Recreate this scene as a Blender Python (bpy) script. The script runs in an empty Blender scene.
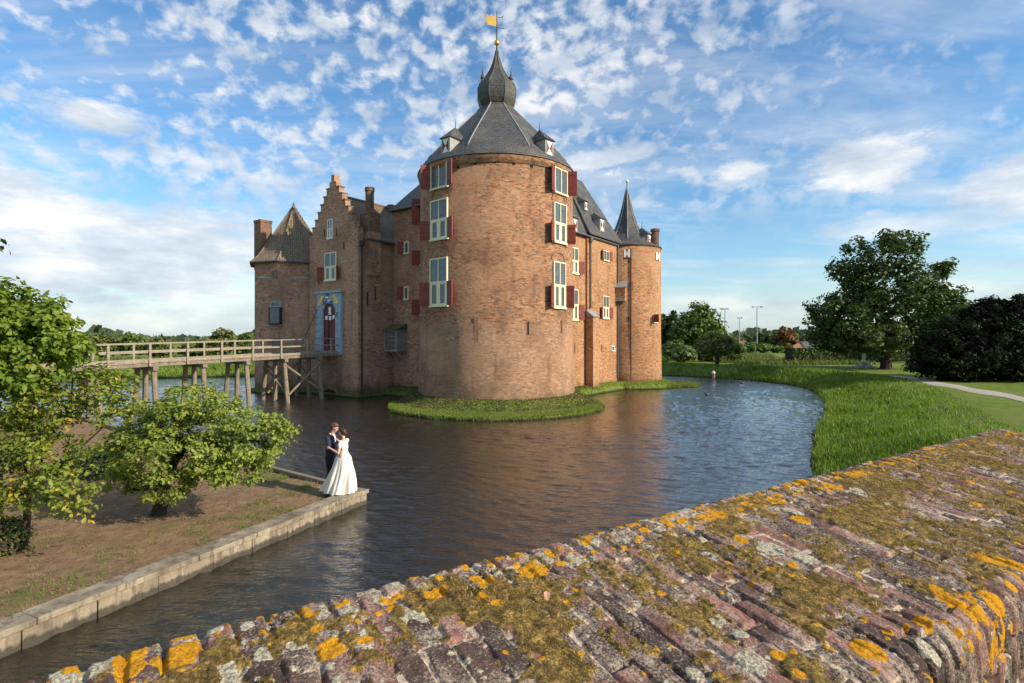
import bpy, bmesh, math, random
import numpy as np
from mathutils import Vector, Matrix
from mathutils.geometry import tessellate_polygon
random.seed(7); rng = np.random.default_rng(7)
R = math.radians
sc = bpy.context.scene
COL = sc.collection
F = 540.0; CX = 512.0; HY = 338.0; CZ = 4.5      # lens in pixels, horizon row, eye height over the water

# ------------------------------------------------------------------ camera geometry helpers
def ray(px, py): return Vector(((px-CX)/F, 1.0, (HY-py)/F))
def onz(px, py, z):
    k = (CZ-z)*F/(py-HY); return Vector(((px-CX)/F*k, k, z))
def atY(px, py, Y):
    return Vector(((px-CX)/F*Y, Y, CZ+(HY-py)/F*Y))
def zat(py, Y): return CZ+(HY-py)/F*Y

# ------------------------------------------------------------------ noise in numpy
def _h(ix, iy, s):
    n = (ix.astype(np.int64)*374761393 + iy.astype(np.int64)*668265263 + s*1442695041) & 0xffffffff
    n = ((n ^ (n >> 13))*1274126177) & 0xffffffff
    n = (n ^ (n >> 16)) & 0xffffffff
    return n/4294967295.0
def vn(x, y, s=0):
    x = np.asarray(x, float); y = np.asarray(y, float)
    ix = np.floor(x); iy = np.floor(y); fx = x-ix; fy = y-iy
    fx = fx*fx*(3-2*fx); fy = fy*fy*(3-2*fy)
    a = _h(ix, iy, s); b = _h(ix+1, iy, s); c = _h(ix, iy+1, s); d = _h(ix+1, iy+1, s)
    return (a*(1-fx)+b*fx)*(1-fy)+(c*(1-fx)+d*fx)*fy
def fbm(x, y, s=0, o=4):
    t = 0; a = .5; tot = 0
    for k in range(o):
        t = t+a*vn(x*2**k+k*17.3, y*2**k-k*9.1, s+k); tot += a; a *= .5
    return t/tot
def sstep(a, b, x):
    t = np.clip((x-a)/(b-a), 0, 1); return t*t*(3-2*t)

# ------------------------------------------------------------------ objects
WOFF = {}
def _link(o, parent, origin):
    COL.objects.link(o)
    if parent is not None:
        o.parent = parent
        WOFF[o.name] = WOFF[parent.name]
    else:
        o.location = origin; WOFF[o.name] = Vector(origin)
def tagp(o, label=None, cat=None, group=None, kind=None):
    if label: o['label'] = label
    if cat: o['category'] = cat
    if group: o['group'] = group
    if kind: o['kind'] = kind
    return o
def thing(name, loc, label, cat, group=None):
    o = bpy.data.objects.new(name, None); o.empty_display_size = .3
    _link(o, None, loc); return tagp(o, label, cat, group)

class MB:
    """collects world-space faces; build() links them as one mesh object"""
    def __init__(s): s.v = []; s.f = []; s.m = []; s.uv = {}; s.mi = 0
    def face(s, pts, uv=None):
        b = len(s.v); s.v.extend([tuple(p) for p in pts]); s.f.append(tuple(range(b, b+len(pts)))); s.m.append(s.mi)
        if uv: s.uv[len(s.f)-1] = uv
    def obox(s, c, ax, ay, az, hx, hy, hz):
        c = Vector(c); ax = Vector(ax)*hx; ay = Vector(ay)*hy; az = Vector(az)*hz
        b = len(s.v)
        for k in (-1, 1):
            for j in (-1, 1):
                for i in (-1, 1): s.v.append(tuple(c+ax*i+ay*j+az*k))
        for q in ((0, 2, 3, 1), (4, 5, 7, 6), (0, 1, 5, 4), (2, 6, 7, 3), (0, 4, 6, 2), (1, 3, 7, 5)):
            s.f.append(tuple(b+i for i in q)); s.m.append(s.mi)
    def box(s, x0, x1, y0, y1, z0, z1):
        s.obox(((x0+x1)/2, (y0+y1)/2, (z0+z1)/2), (1, 0, 0), (0, 1, 0), (0, 0, 1), abs(x1-x0)/2, abs(y1-y0)/2, abs(z1-z0)/2)
    def tube(s, pts, rad, n=8, cap=True):
        pts = [Vector(p) for p in pts]
        if not hasattr(rad, '__len__'): rad = [rad]*len(pts)
        rings = []
        for i, p in enumerate(pts):
            d = (pts[min(i+1, len(pts)-1)]-pts[max(i-1, 0)]).normalized()
            up = Vector((0, 0, 1)) if abs(d.z) < .9 else Vector((1, 0, 0))
            a = d.cross(up).normalized(); b = d.cross(a).normalized()
            base = len(s.v)
            for k in range(n):
                t = 2*math.pi*k/n
                s.v.append(tuple(p+(a*math.cos(t)+b*math.sin(t))*rad[i]))
            rings.append(base)
        for i in range(len(rings)-1):
            for k in range(n):
                k2 = (k+1) % n
                s.f.append((rings[i]+k, rings[i+1]+k, rings[i+1]+k2, rings[i]+k2)); s.m.append(s.mi)
        if cap:
            s.f.append(tuple(rings[0]+k for k in range(n))); s.m.append(s.mi)
            s.f.append(tuple(rings[-1]+k for k in reversed(range(n)))); s.m.append(s.mi)
    def lathe(s, c, prof, n=32, cap=True, a0=0., shape=None, uvR=None):
        c = Vector(c); rings = []
        for (r, z) in prof:
            base = len(s.v)
            for k in range(n):
                t = a0+2*math.pi*k/n
                rr = r*(shape(t, z) if shape else 1)
                s.v.append((c.x+rr*math.cos(t), c.y+rr*math.sin(t), c.z+z))
            rings.append(base)
        for i in range(len(rings)-1):
            for k in range(n):
                k2 = (k+1) % n
                s.f.append((rings[i]+k, rings[i]+k2, rings[i+1]+k2, rings[i+1]+k)); s.m.append(s.mi)
                if uvR:
                    u0 = 2*math.pi*k/n*uvR; u1 = 2*math.pi*(k+1)/n*uvR
                    z0 = prof[i][1]+c.z; z1 = prof[i+1][1]+c.z
                    s.uv[len(s.f)-1] = ((u0, z0), (u1, z0), (u1, z1), (u0, z1))
        if cap:
            s.f.append(tuple(rings[0]+k for k in reversed(range(n)))); s.m.append(s.mi)
            s.f.append(tuple(rings[-1]+k for k in range(n))); s.m.append(s.mi)
    def prism(s, poly, z0, z1, top=True, bot=False):
        n = len(poly)
        for i in range(n):
            a = poly[i]; b = poly[(i+1) % n]
            s.face([(a[0], a[1], z0), (b[0], b[1], z0), (b[0], b[1], z1), (a[0], a[1], z1)])
        if top: s.face([(p[0], p[1], z1) for p in poly])
        if bot: s.face([(p[0], p[1], z0) for p in reversed(poly)])
    def ball(s, c, r, n=12, m=8, sz=1.0):
        s.lathe(c, [(max(1e-4, r*math.sin(math.pi*i/m)), -r*sz*math.cos(math.pi*i/m)) for i in range(m+1)], n)
    def build(s, name, mats, parent=None, origin=None, smooth=False, recalc=False, bevel=0):
        if not isinstance(mats, (list, tuple)): mats = [mats]
        if origin is None: origin = (0, 0, 0)
        off = WOFF[parent.name] if parent is not None else Vector(origin)
        me = bpy.data.meshes.new(name)
        me.from_pydata([(v[0]-off.x, v[1]-off.y, v[2]-off.z) for v in s.v], [], s.f)
        for m in mats: me.materials.append(m)
        me.polygons.foreach_set('material_index', s.m)
        uvl = me.uv_layers.new(name='UVMap').data
        for p in me.polygons:
            uv = s.uv.get(p.index)
            if uv:
                for k, li in enumerate(p.loop_indices): uvl[li].uv = uv[k]
            else:
                n = p.normal
                if abs(n.z) > .9: tx = Vector((1, 0, 0)); ty = Vector((0, 1, 0))
                else:
                    tx = Vector((-n.y, n.x, 0)).normalized(); ty = n.cross(tx)
                    if ty.z < 0: ty = -ty
                for li in p.loop_indices:
                    q = Vector(s.v[me.loops[li].vertex_index]); uvl[li].uv = (q.dot(tx), q.dot(ty))
        if recalc or smooth:
            bm = bmesh.new(); bm.from_mesh(me)
            if smooth: bmesh.ops.remove_doubles(bm, verts=bm.verts, dist=1e-5)
            bmesh.ops.recalc_face_normals(bm, faces=bm.faces)
            bm.to_mesh(me); bm.free()
        if smooth: me.polygons.foreach_set('use_smooth', [True]*len(me.polygons))
        me.update()
        o = bpy.data.objects.new(name, me); _link(o, parent, origin)
        if bevel:
            b = o.modifiers.new('bev', 'BEVEL'); b.width = bevel; b.segments = 2; b.limit_method = 'ANGLE'
        return o

def npmesh(name, V, Fq, mats, parent=None, origin=(0, 0, 0), smooth=False, attrs=None, uv=None, nside=None):
    """numpy vertices (n,3) and faces (m,k) -> object; attrs: dict of per-vertex float arrays"""
    off = WOFF[parent.name] if parent is not None else Vector(origin)
    V = np.asarray(V, np.float32)-np.array(off, np.float32)
    Fq = np.asarray(Fq, np.int32); k = Fq.shape[1]
    me = bpy.data.meshes.new(name)
    me.vertices.add(len(V)); me.vertices.foreach_set('co', V.ravel())
    me.loops.add(Fq.size); me.loops.foreach_set('vertex_index', Fq.ravel())
    me.polygons.add(len(Fq)); me.polygons.foreach_set('loop_start', np.arange(len(Fq), dtype=np.int32)*k)
    me.polygons.foreach_set('loop_total', np.full(len(Fq), k, np.int32))
    if smooth: me.polygons.foreach_set('use_smooth', np.ones(len(Fq), bool))
    if not isinstance(mats, (list, tuple)): mats = [mats]
    for m in mats: me.materials.append(m)
    me.update(calc_edges=True)
    for an, av in (attrs or {}).items():
        at = me.attributes.new(an, 'FLOAT', 'POINT'); at.data.foreach_set('value', np.asarray(av, np.float32).ravel())
    if uv is not None:
        l = me.uv_layers.new(name='UVMap'); l.data.foreach_set('uv', np.asarray(uv, np.float32)[Fq.ravel()].ravel())
    me.validate()
    o = bpy.data.objects.new(name, me); _link(o, parent, origin)
    return o
def gridfaces(nx, ny):
    i = np.arange(nx-1)[:, None]; j = np.arange(ny-1)[None, :]
    a = i*ny+j
    return np.stack([a, a+ny, a+ny+1, a+1], -1).reshape(-1, 4)

# ------------------------------------------------------------------ materials
class NT:
    def __init__(s, tree): s.t = tree; s.n = tree.nodes; s.l = tree.links
    def node(s, typ, **kw):
        nd = s.n.new(typ)
        for k, v in kw.items():
            if k.startswith('i_'):
                key = k[2:]; key = int(key) if key.isdigit() else key.replace('_', ' ')
                s.put(nd.inputs[key], v)
            else: setattr(nd, k, v)
        return nd
    def put(s, sock, v):
        if isinstance(v, bpy.types.NodeSocket): s.l.new(v, sock)
        else:
            if hasattr(sock.default_value, '__len__') and hasattr(v, '__len__') and len(v) == 3 and len(sock.default_value) == 4: v = (*v, 1)
            sock.default_value = v
    def math(s, op, a, b=0., c=0., clamp=False):
        nd = s.n.new('ShaderNodeMath'); nd.operation = op; nd.use_clamp = clamp
        s.put(nd.inputs[0], a); s.put(nd.inputs[1], b); s.put(nd.inputs[2], c); return nd.outputs[0]
    def mix(s, f, a, b, mode='MIX'):
        nd = s.n.new('ShaderNodeMix'); nd.data_type = 'RGBA'; nd.blend_type = mode
        s.put(nd.inputs[0], f); s.put(nd.inputs[6], a); s.put(nd.inputs[7], b); return nd.outputs[2]
    def noise(s, vec, scale, detail=4, rough=.55, dist=0., out=0, dim='3D'):
        nd = s.n.new('ShaderNodeTexNoise'); nd.noise_dimensions = dim
        if vec is not None: s.l.new(vec, nd.inputs['Vector'])
        nd.inputs['Scale'].default_value = scale; nd.inputs['Detail'].default_value = detail
        nd.inputs['Roughness'].default_value = rough; nd.inputs['Distortion'].default_value = dist
        return nd.outputs[out]
    def ramp(s, f, stops, interp='LINEAR'):
        nd = s.n.new('ShaderNodeValToRGB'); cr = nd.color_ramp; cr.interpolation = interp
        while len(cr.elements) < len(stops): cr.elements.new(.5)
        for e, (p, c) in zip(cr.elements, stops):
            e.position = p
            if not hasattr(c, '__len__'): c = (c, c, c)
            e.color = (*c, 1)
        s.put(nd.inputs[0], f); return nd.outputs[0]
    def rng(s, v, a, b, c=0., d=1., smooth=True):
        nd = s.n.new('ShaderNodeMapRange'); nd.interpolation_type = 'SMOOTHSTEP' if smooth else 'LINEAR'
        s.put(nd.inputs[0], v)
        for i, x in enumerate((a, b, c, d)): s.put(nd.inputs[i+1], x)
        return nd.outputs[0]
    def mapping(s, vec, scale=(1, 1, 1), rot=(0, 0, 0), loc=(0, 0, 0)):
        nd = s.n.new('ShaderNodeMapping'); s.l.new(vec, nd.inputs[0])
        nd.inputs['Scale'].default_value = scale; nd.inputs['Rotation'].default_value = rot; nd.inputs['Location'].default_value = loc
        return nd.outputs[0]
    def coord(s, which='Object'): return s.node('ShaderNodeTexCoord').outputs[which]
    def pos(s): return s.node('ShaderNodeNewGeometry').outputs['Position']
    def attr(s, name):
        nd = s.n.new('ShaderNodeAttribute'); nd.attribute_name = name; return nd.outputs['Fac']
    def bump(s, h, dist=.01, strength=1., normal=None):
        nd = s.n.new('ShaderNodeBump'); nd.inputs['Strength'].default_value = strength; nd.inputs['Distance'].default_value = dist
        s.l.new(h, nd.inputs['Height'])
        if normal is not None: s.l.new(normal, nd.inputs['Normal'])
        return nd.outputs[0]
def newmat(name):
    m = bpy.data.materials.new(name); m.use_nodes = True
    t = NT(m.node_tree); b = m.node_tree.nodes['Principled BSDF']
    return m, t, b
def simple(name, col, rough=.7, var=.15, scale=3., metal=0., bump=0., spec=.4):
    m, t, b = newmat(name)
    p = t.pos(); n = t.noise(p, scale, 5, .6)
    lo = tuple(c*(1-var) for c in col); hi = tuple(min(1, c*(1+var)) for c in col)
    t.put(b.inputs['Base Color'], t.ramp(n, [(.3, lo), (.7, hi)]))
    b.inputs['Roughness'].default_value = rough; b.inputs['Metallic'].default_value = metal
    b.inputs['Specular IOR Level'].default_value = spec
    if bump: t.put(b.inputs['Normal'], t.bump(t.noise(p, scale*6, 5, .6), bump))
    return m

def brick_mat(name, c1, c2, mortar, dark, bw=.24, rh=.078, stain=.5, pale=None, palez=None, green=.5):
    m, t, b = newmat(name)
    uv = t.coord('UV'); p = t.pos()
    bk = t.node('ShaderNodeTexBrick', i_Color1=c1, i_Color2=c2, i_Mortar=mortar, i_Scale=1.0)
    bk.inputs['Mortar Size'].default_value = .009; bk.inputs['Mortar Smooth'].default_value = .3
    bk.inputs['Brick Width'].default_value = bw; bk.inputs['Row Height'].default_value = rh
    bk.inputs['Bias'].default_value = -.1
    t.l.new(uv, bk.inputs['Vector'])
    # second, coarser set of odd bricks so single stones read at a distance
    v2 = t.node('ShaderNodeTexVoronoi', i_Scale=1.0); t.l.new(t.mapping(uv, (4.4, 12.5, 1)), v2.inputs['Vector'])
    sep = t.node('ShaderNodeSeparateColor'); t.l.new(v2.outputs['Color'], sep.inputs[0])
    odd = t.math('MULTIPLY', t.rng(sep.outputs[0], .40, .92), .85)
    col = t.mix(odd, bk.outputs['Color'], dark)
    lite = t.math('MULTIPLY', t.rng(sep.outputs[1], .7, 1.), .5)
    col = t.mix(lite, col, tuple(min(1, c*1.25+.02) for c in mortar))
    if pale:
        zz = t.node('ShaderNodeSeparateXYZ'); t.l.new(p, zz.inputs[0])
        edge = t.math('ADD', zz.outputs[2], t.math('MULTIPLY', t.noise(t.mapping(p, (1, 1, 3)), .6, 4), 2.2))
        f = t.math('MULTIPLY', t.rng(edge, palez+1.9, palez+.7), t.rng(t.noise(t.mapping(p, (1, 1, 2.2)), 2.2, 6, .75), .3, .66, .30, .85))
        col = t.mix(f, col, t.mix(t.rng(sep.outputs[2], .3, .9), pale, tuple(c*.62 for c in pale)))
    big = t.noise(t.mapping(p, (1, 1, .7)), .55, 6, .62)
    col = t.mix(t.rng(big, .42, .68, 0, stain), col, dark)
    med = t.noise(t.mapping(p, (1, 1, 2.0)), 2.6, 6, .7)
    col = t.mix(t.rng(med, .3, .75, .0, .5), col, t.mix(.5, col, mortar))
    band = t.noise(t.mapping(p, (.22, .22, 1.5)), 1.0, 5, .65)
    col = t.mix(t.rng(band, .50, .64, 0, .42), col, t.mix(.35, dark, mortar))
    rep = t.node('ShaderNodeTexVoronoi', i_Scale=.42); t.l.new(t.mapping(p, (1, 1, 1.3)), rep.inputs['Vector']); sr = t.node('ShaderNodeSeparateColor'); t.l.new(rep.outputs['Color'], sr.inputs[0])
    col = t.mix(t.rng(sr.outputs[0], .72, .80, 0, .38), col, t.mix(.5, c1, mortar))
    streak = t.noise(t.mapping(p, (1.5, 1.5, .3)), 1.0, 6, .7)
    col = t.mix(t.rng(streak, .52, .75, 0, .5), col, tuple(c*.55 for c in dark))
    if green:
        zz = t.node('ShaderNodeSeparateXYZ'); t.l.new(p, zz.inputs[0])
        gz = t.rng(t.math('ADD', zz.outputs[2], t.math('MULTIPLY', t.noise(p, 1.3, 5), -1.6)), .6, -.6, 0, green)
        col = t.mix(gz, col, (.06, .075, .03))
    t.put(b.inputs['Base Color'], col)
    b.inputs['Roughness'].default_value = .92; b.inputs['Specular IOR Level'].default_value = .2
    h = t.math('ADD', t.math('MULTIPLY', bk.outputs['Fac'], -.6), t.math('ADD', t.math('MULTIPLY', sep.outputs[2], .7), t.noise(p, 9, 5, .7)))
    t.put(b.inputs['Normal'], t.bump(h, .035, .9))
    return m

M = {}
M['brick_tower'] = brick_mat('brick tower', (.52, .214, .092), (.35, .133, .061), (.45, .335, .22), (.13, .062, .037), pale=(.56, .345, .222), palez=5.2, stain=.55)
M['brick_wing'] = brick_mat('brick wing', (.60, .26, .10), (.46, .185, .075), (.52, .38, .24), (.24, .11, .055), stain=.35)
M['brick_gate'] = brick_mat('brick gate', (.60, .275, .165), (.44, .195, .12), (.60, .44, .31), (.23, .12, .08), stain=.6, green=.7)
M['brick_old'] = brick_mat('brick chimney', (.32, .14, .085), (.22, .095, .06), (.33, .25, .18), (.09, .055, .04), stain=.6, green=0)
M['brick_arch'] = simple('brick arch', (.30, .15, .09), .9, .4, 9, bump=.02)

def slate_mat(name, base, lich, rib=False, rows=.18, lf=.5):
    m, t, b = newmat(name)
    uv = t.coord('UV'); p = t.pos()
    bk = t.node('ShaderNodeTexBrick', i_Color1=tuple(c*.8 for c in base), i_Color2=tuple(c*1.25 for c in base), i_Mortar=tuple(c*.45 for c in base), i_Scale=1.0)
    bk.inputs['Mortar Size'].default_value = .02; bk.inputs['Brick Width'].default_value = .34; bk.inputs['Row Height'].default_value = rows
    t.l.new(uv, bk.inputs['Vector'])
    f = t.rng(t.noise(p, .9, 6, .65), .45, .68, 0, lf)
    col = t.mix(f, bk.outputs['Color'], lich)
    col = t.mix(t.rng(t.noise(p, 5, 5, .7), .35, .75, 0, .45), col, tuple(c*1.7 for c in base))
    t.put(b.inputs['Base Color'], col); b.inputs['Roughness'].default_value = .62; b.inputs['Specular IOR Level'].default_value = .35
    h = t.math('ADD', t.math('MULTIPLY', bk.outputs['Fac'], -1.), t.noise(p, 4, 5))
    if rib:
        w = t.node('ShaderNodeTexWave', i_Scale=1.9); w.bands_direction = 'X'; t.l.new(uv, w.inputs['Vector'])
        h = t.math('ADD', h, t.math('MULTIPLY', w.outputs['Fac'], 2.5))
        t.put(b.inputs['Base Color'], t.mix(t.rng(w.outputs['Fac'], .45, .1, 0, .55), col, tuple(c*.35 for c in base)))
    t.put(b.inputs['Normal'], t.bump(h, .03, .9))
    return m
M['slate'] = slate_mat('slate', (.072, .072, .074), (.17, .15, .10), rows=.24, lf=.6)
M['slate_dome'] = slate_mat('slate dome', (.07, .07, .065), (.15, .13, .07), lf=.7)
M['slate_blue'] = slate_mat('slate blue', (.085, .095, .10), (.10, .10, .09), lf=.4)
M['tile'] = slate_mat('brown tile', (.25, .18, .115), (.22, .19, .10), rib=True, rows=.3, lf=.6)
M['lead'] = simple('lead', (.28, .28, .29), .5, .25, 4, bump=.01)
M['lead_dark'] = simple('dark lead', (.10, .10, .11), .5, .25, 4)
M['cream'] = simple('cream paint', (.78, .70, .47), .55, .06, 3)
M['white'] = simple('white paint', (.8, .79, .76), .5, .05, 3)
M['shutter'] = simple('red shutter paint', (.21, .040, .028), .6, .25, 5, bump=.003)
M['stone'] = simple('grey stone', (.33, .33, .31), .85, .25, 3, bump=.01)
M['maroon'] = simple('maroon door paint', (.12, .012, .010), .5, .2, 5)
M['dark'] = simple('dark opening', (.012, .011, .01), .9, .2, 3)
M['iron'] = simple('iron', (.03, .028, .026), .6, .3, 5)
M['gold'] = simple('gilding', (.85, .50, .13), .35, .15, 8, metal=.75)
M['yellow'] = simple('yellow paint', (.75, .52, .12), .6, .3, 9)
M['bluestone'] = simple('blue painted stone', (.30, .37, .44), .8, .25, 6, bump=.01)
M['blue_dark'] = simple('dark blue paint', (.07, .12, .25), .6, .3, 8)
M['ridge'] = simple('ridge tile', (.19, .135, .09), .85, .3, 6, bump=.01)
m, t, b = newmat('window glass'); M['glass'] = m
g = t.coord('UV'); bk = t.node('ShaderNodeTexBrick', i_Color1=(.045, .06, .07), i_Color2=(.09, .11, .12), i_Mortar=(.16, .17, .17), i_Scale=1.)
bk.offset = 0; bk.inputs['Mortar Size'].default_value = .012; bk.inputs['Brick Width'].default_value = .13; bk.inputs['Row Height'].default_value = .17
t.l.new(g, bk.inputs['Vector']); t.put(b.inputs['Base Color'], bk.outputs['Color']); b.inputs['Roughness'].default_value = .18
t.put(b.inputs['Normal'], t.bump(t.noise(t.pos(), 4, 3), .01))

def wood_mat(name, c1, c2, scale=1.):
    m, t, b = newmat(name)
    p = t.coord('Object')
    n = t.noise(t.mapping(p, (1*scale, 1*scale, 1*scale)), 3, 8, .7, 1.)
    n2 = t.noise(p, 14*scale, 5, .7)
    col = t.ramp(t.math('ADD', t.math('MULTIPLY', n, .65), t.math('MULTIPLY', n2, .35)), [(.35, c1), (.65, c2)])
    t.put(b.inputs['Base Color'], col); b.inputs['Roughness'].default_value = .85; b.inputs['Specular IOR Level'].default_value = .2
    t.put(b.inputs['Normal'], t.bump(n2, .01)); return m
M['wood'] = wood_mat('weathered wood', (.19, .155, .115), (.38, .32, .25))
M['wood_pile'] = wood_mat('pile wood', (.13, .105, .075), (.30, .25, .18))
M['wood_grey'] = wood_mat('grey wood', (.20, .19, .17), (.36, .34, .31))
M['bark'] = wood_mat('bark', (.030, .022, .016), (.075, .055, .04), 2)

def leaf_mat(name, c1, c2, c3=None, trans=.35, p3=.9):
    m = bpy.data.materials.new(name); m.use_nodes = True; t = NT(m.node_tree)
    for nd in list(t.n): t.n.remove(nd)
    out = t.node('ShaderNodeOutputMaterial')
    a = t.attr('rnd')
    stops = [(0., c1), (.75, c2)]
    if c3: stops += [(p3, c2), (min(.99, p3+.06), c3)]
    col = t.ramp(a, stops)
    col = t.mix(t.rng(t.noise(t.pos(), .9, 3), .35, .7, 0, .4), col, tuple(c*.6 for c in c1))
    pr = t.node('ShaderNodeBsdfPrincipled'); t.put(pr.inputs['Base Color'], col); pr.inputs['Roughness'].default_value = .5
    pr.inputs['Specular IOR Level'].default_value = .3 if trans > .1 else .04
    tr = t.node('ShaderNodeBsdfTranslucent'); t.put(tr.inputs['Color'], t.mix(1., col, (1.3, 1.45, .6), 'MULTIPLY'))
    mx = t.node('ShaderNodeMixShader', i_0=trans); t.l.new(pr.outputs[0], mx.inputs[1]); t.l.new(tr.outputs[0], mx.inputs[2])
    t.l.new(mx.outputs[0], out.inputs['Surface']); return m
M['leaf_bright'] = leaf_mat('leaf bright', (.11, .18, .02), (.26, .32, .04), (.42, .36, .06), p3=.96)
M['leaf_bush'] = leaf_mat('leaf bush', (.16, .22, .038), (.34, .39, .08), (.46, .44, .12), p3=.92)
M['leaf_yellow'] = leaf_mat('leaf yellow', (.12, .18, .028), (.27, .31, .045), (.58, .38, .04), p3=.80)
M['leaf_oak'] = leaf_mat('leaf oak', (.038, .070, .016), (.095, .135, .032), trans=.25)
M['leaf_dark'] = leaf_mat('leaf yew', (.008, .016, .006), (.022, .036, .012), trans=.05)
M['leaf_mid'] = leaf_mat('leaf mid', (.075, .125, .028), (.16, .23, .05), trans=.25)
M['leaf_pale'] = leaf_mat('leaf pale', (.10, .16, .05), (.18, .25, .09), trans=.25)
M['leaf_olive'] = leaf_mat('leaf olive', (.10, .13, .035), (.19, .21, .06), trans=.25)
M['leaf_red'] = leaf_mat('leaf russet', (.13, .06, .025), (.22, .11, .04), (.10, .12, .03), trans=.2)
M['leaf_far'] = leaf_mat('leaf far', (.06, .085, .045), (.10, .13, .06), trans=.2)
M['grass'] = leaf_mat('grass blade', (.085, .16, .018), (.18, .28, .035), (.36, .33, .13), trans=.35, p3=.88)
M['grass_islet'] = leaf_mat('islet grass', (.10, .15, .02), (.20, .25, .03), (.26, .23, .09), trans=.3, p3=.9)
M['reed'] = leaf_mat('reed', (.08, .12, .03), (.17, .21, .06), (.26, .23, .10), trans=.3, p3=.88)
M['bank'] = leaf_mat('bank growth', (.10, .085, .03), (.17, .16, .045), (.24, .19, .10), trans=.2, p3=.8)
M['litter'] = leaf_mat('litter', (.10, .055, .025), (.26, .17, .08), (.45, .36, .16), trans=.1, p3=.85)
M['moss'] = leaf_mat('moss fibre', (.13, .08, .02), (.34, .22, .05), (.62, .46, .25), trans=.25, p3=.8)

# water
m, t, b = newmat('moat water'); M['water'] = m
p = t.pos()
w1 = t.noise(t.mapping(p, (.55, 1.9, 1), rot=(0, 0, R(-14))), 1.25, 4, .55, .4)
w2 = t.noise(t.mapping(p, (.9, 2.4, 1), rot=(0, 0, R(18))), 3.6, 4, .6, .3)
w3 = t.noise(t.mapping(p, (1.0, 1.6, 1)), .35, 3, .5)
h = t.math('ADD', t.math('MULTIPLY', w1, .20), t.math('MULTIPLY', w2, .35))
amp = t.rng(t.noise(p, .12, 2), .35, .65, .6, 1.2)
wn_ = t.bump(t.math('MULTIPLY', h, amp), .15, 1.); t.put(b.inputs['Normal'], wn_); t.put(b.inputs['Coat Normal'], wn_)
t.put(b.inputs['Base Color'], t.ramp(t.noise(p, .3, 3), [(.3, (.013, .011, .007)), (.7, (.021, .017, .010))]))
b.inputs['Roughness'].default_value = .04; b.inputs['IOR'].default_value = 1.40; b.inputs['Specular IOR Level'].default_value = 1.0; b.inputs['Coat Weight'].default_value = .7; b.inputs['Coat Roughness'].default_value = .03; b.inputs['Coat IOR'].default_value = 1.45

# lawn ground
m, t, b = newmat('lawn'); M['lawn'] = m
p = t.pos()
n1 = t.noise(p, .25, 5, .6); n2 = t.noise(p, 2.2, 6, .7); n3 = t.noise(t.mapping(p, (1, 1, 1)), 16, 5, .7)
col = t.ramp(n2, [(.3, (.09, .15, .018)), (.52, (.16, .235, .03)), (.72, (.24, .28, .05))])
col = t.mix(t.rng(n1, .4, .62, 0, .7), col, (.23, .25, .06))
col = t.mix(t.rng(n3, .4, .75, 0, .5), col, (.045, .08, .015))
wet = t.node('ShaderNodeSeparateXYZ'); t.l.new(p, wet.inputs[0])
col = t.mix(t.rng(wet.outputs[2], .22, .02), col, (.035, .028, .018))
t.put(b.inputs['Base Color'], col); b.inputs['Roughness'].default_value = .95; b.inputs['Specular IOR Level'].default_value = .15
t.put(b.inputs['Normal'], t.bump(t.math('ADD', n3, t.math('MULTIPLY', n2, 2.)), .08, 1.))
# bare soil of the peninsula
m, t, b = newmat('soil'); M['soil'] = m
p = t.pos()
n1 = t.noise(p, .8, 6, .62); n2 = t.noise(p, 5, 6, .7); n3 = t.noise(p, 30, 5, .7)
col = t.ramp(n2, [(.3, (.17, .105, .058)), (.6, (.31, .205, .12)), (.8, (.42, .31, .20))])
gm = t.rng(t.math('ADD', t.math('MULTIPLY', n1, .7), t.math('MULTIPLY', n2, .3)), .555, .64, 0, .65)
col = t.mix(gm, col, t.ramp(n3, [(.3, (.07, .10, .02)), (.7, (.16, .19, .045))]))
col = t.mix(t.rng(n3, .55, .8, 0, .5), col, (.09, .06, .04))
t.put(b.inputs['Base Color'], col); b.inputs['Roughness'].default_value = .95; b.inputs['Specular IOR Level'].default_value = .15
t.put(b.inputs['Normal'], t.bump(t.math('ADD', n3, n2), .04, 1.))
M['path'] = simple('gravel', (.40, .36, .29), .95, .2, 8, bump=.02)
# weathered concrete quay
m, t, b = newmat('weathered quay'); M['quay'] = m
p = t.pos()
n1 = t.noise(p, 1.6, 6, .65); n2 = t.noise(t.mapping(p, (3, 3, .5)), 2.2, 5, .65); n3 = t.noise(p, 25, 5, .7)
col = t.ramp(n1, [(.3, (.15, .12, .08)), (.52, (.29, .24, .165)), (.72, (.46, .39, .29))])
col = t.mix(t.rng(n2, .47, .62, 0, .75), col, (.12, .09, .065))
col = t.mix(t.rng(n3, .55, .75, 0, .4), col, (.10, .09, .06))
wet = t.node('ShaderNodeSeparateXYZ'); t.l.new(p, wet.inputs[0])
col = t.mix(t.rng(t.math('ADD', wet.outputs[2], t.math('MULTIPLY', t.noise(t.mapping(p, (2, 2, .6)), 2.5, 5, .7), -.28)), .02, -.05, 0, .85), col, (.035, .03, .022))
t.put(b.inputs['Base Color'], col); b.inputs['Roughness'].default_value = .9
t.put(b.inputs['Normal'], t.bump(t.math('ADD', n3, n1), .015, 1.))

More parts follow.
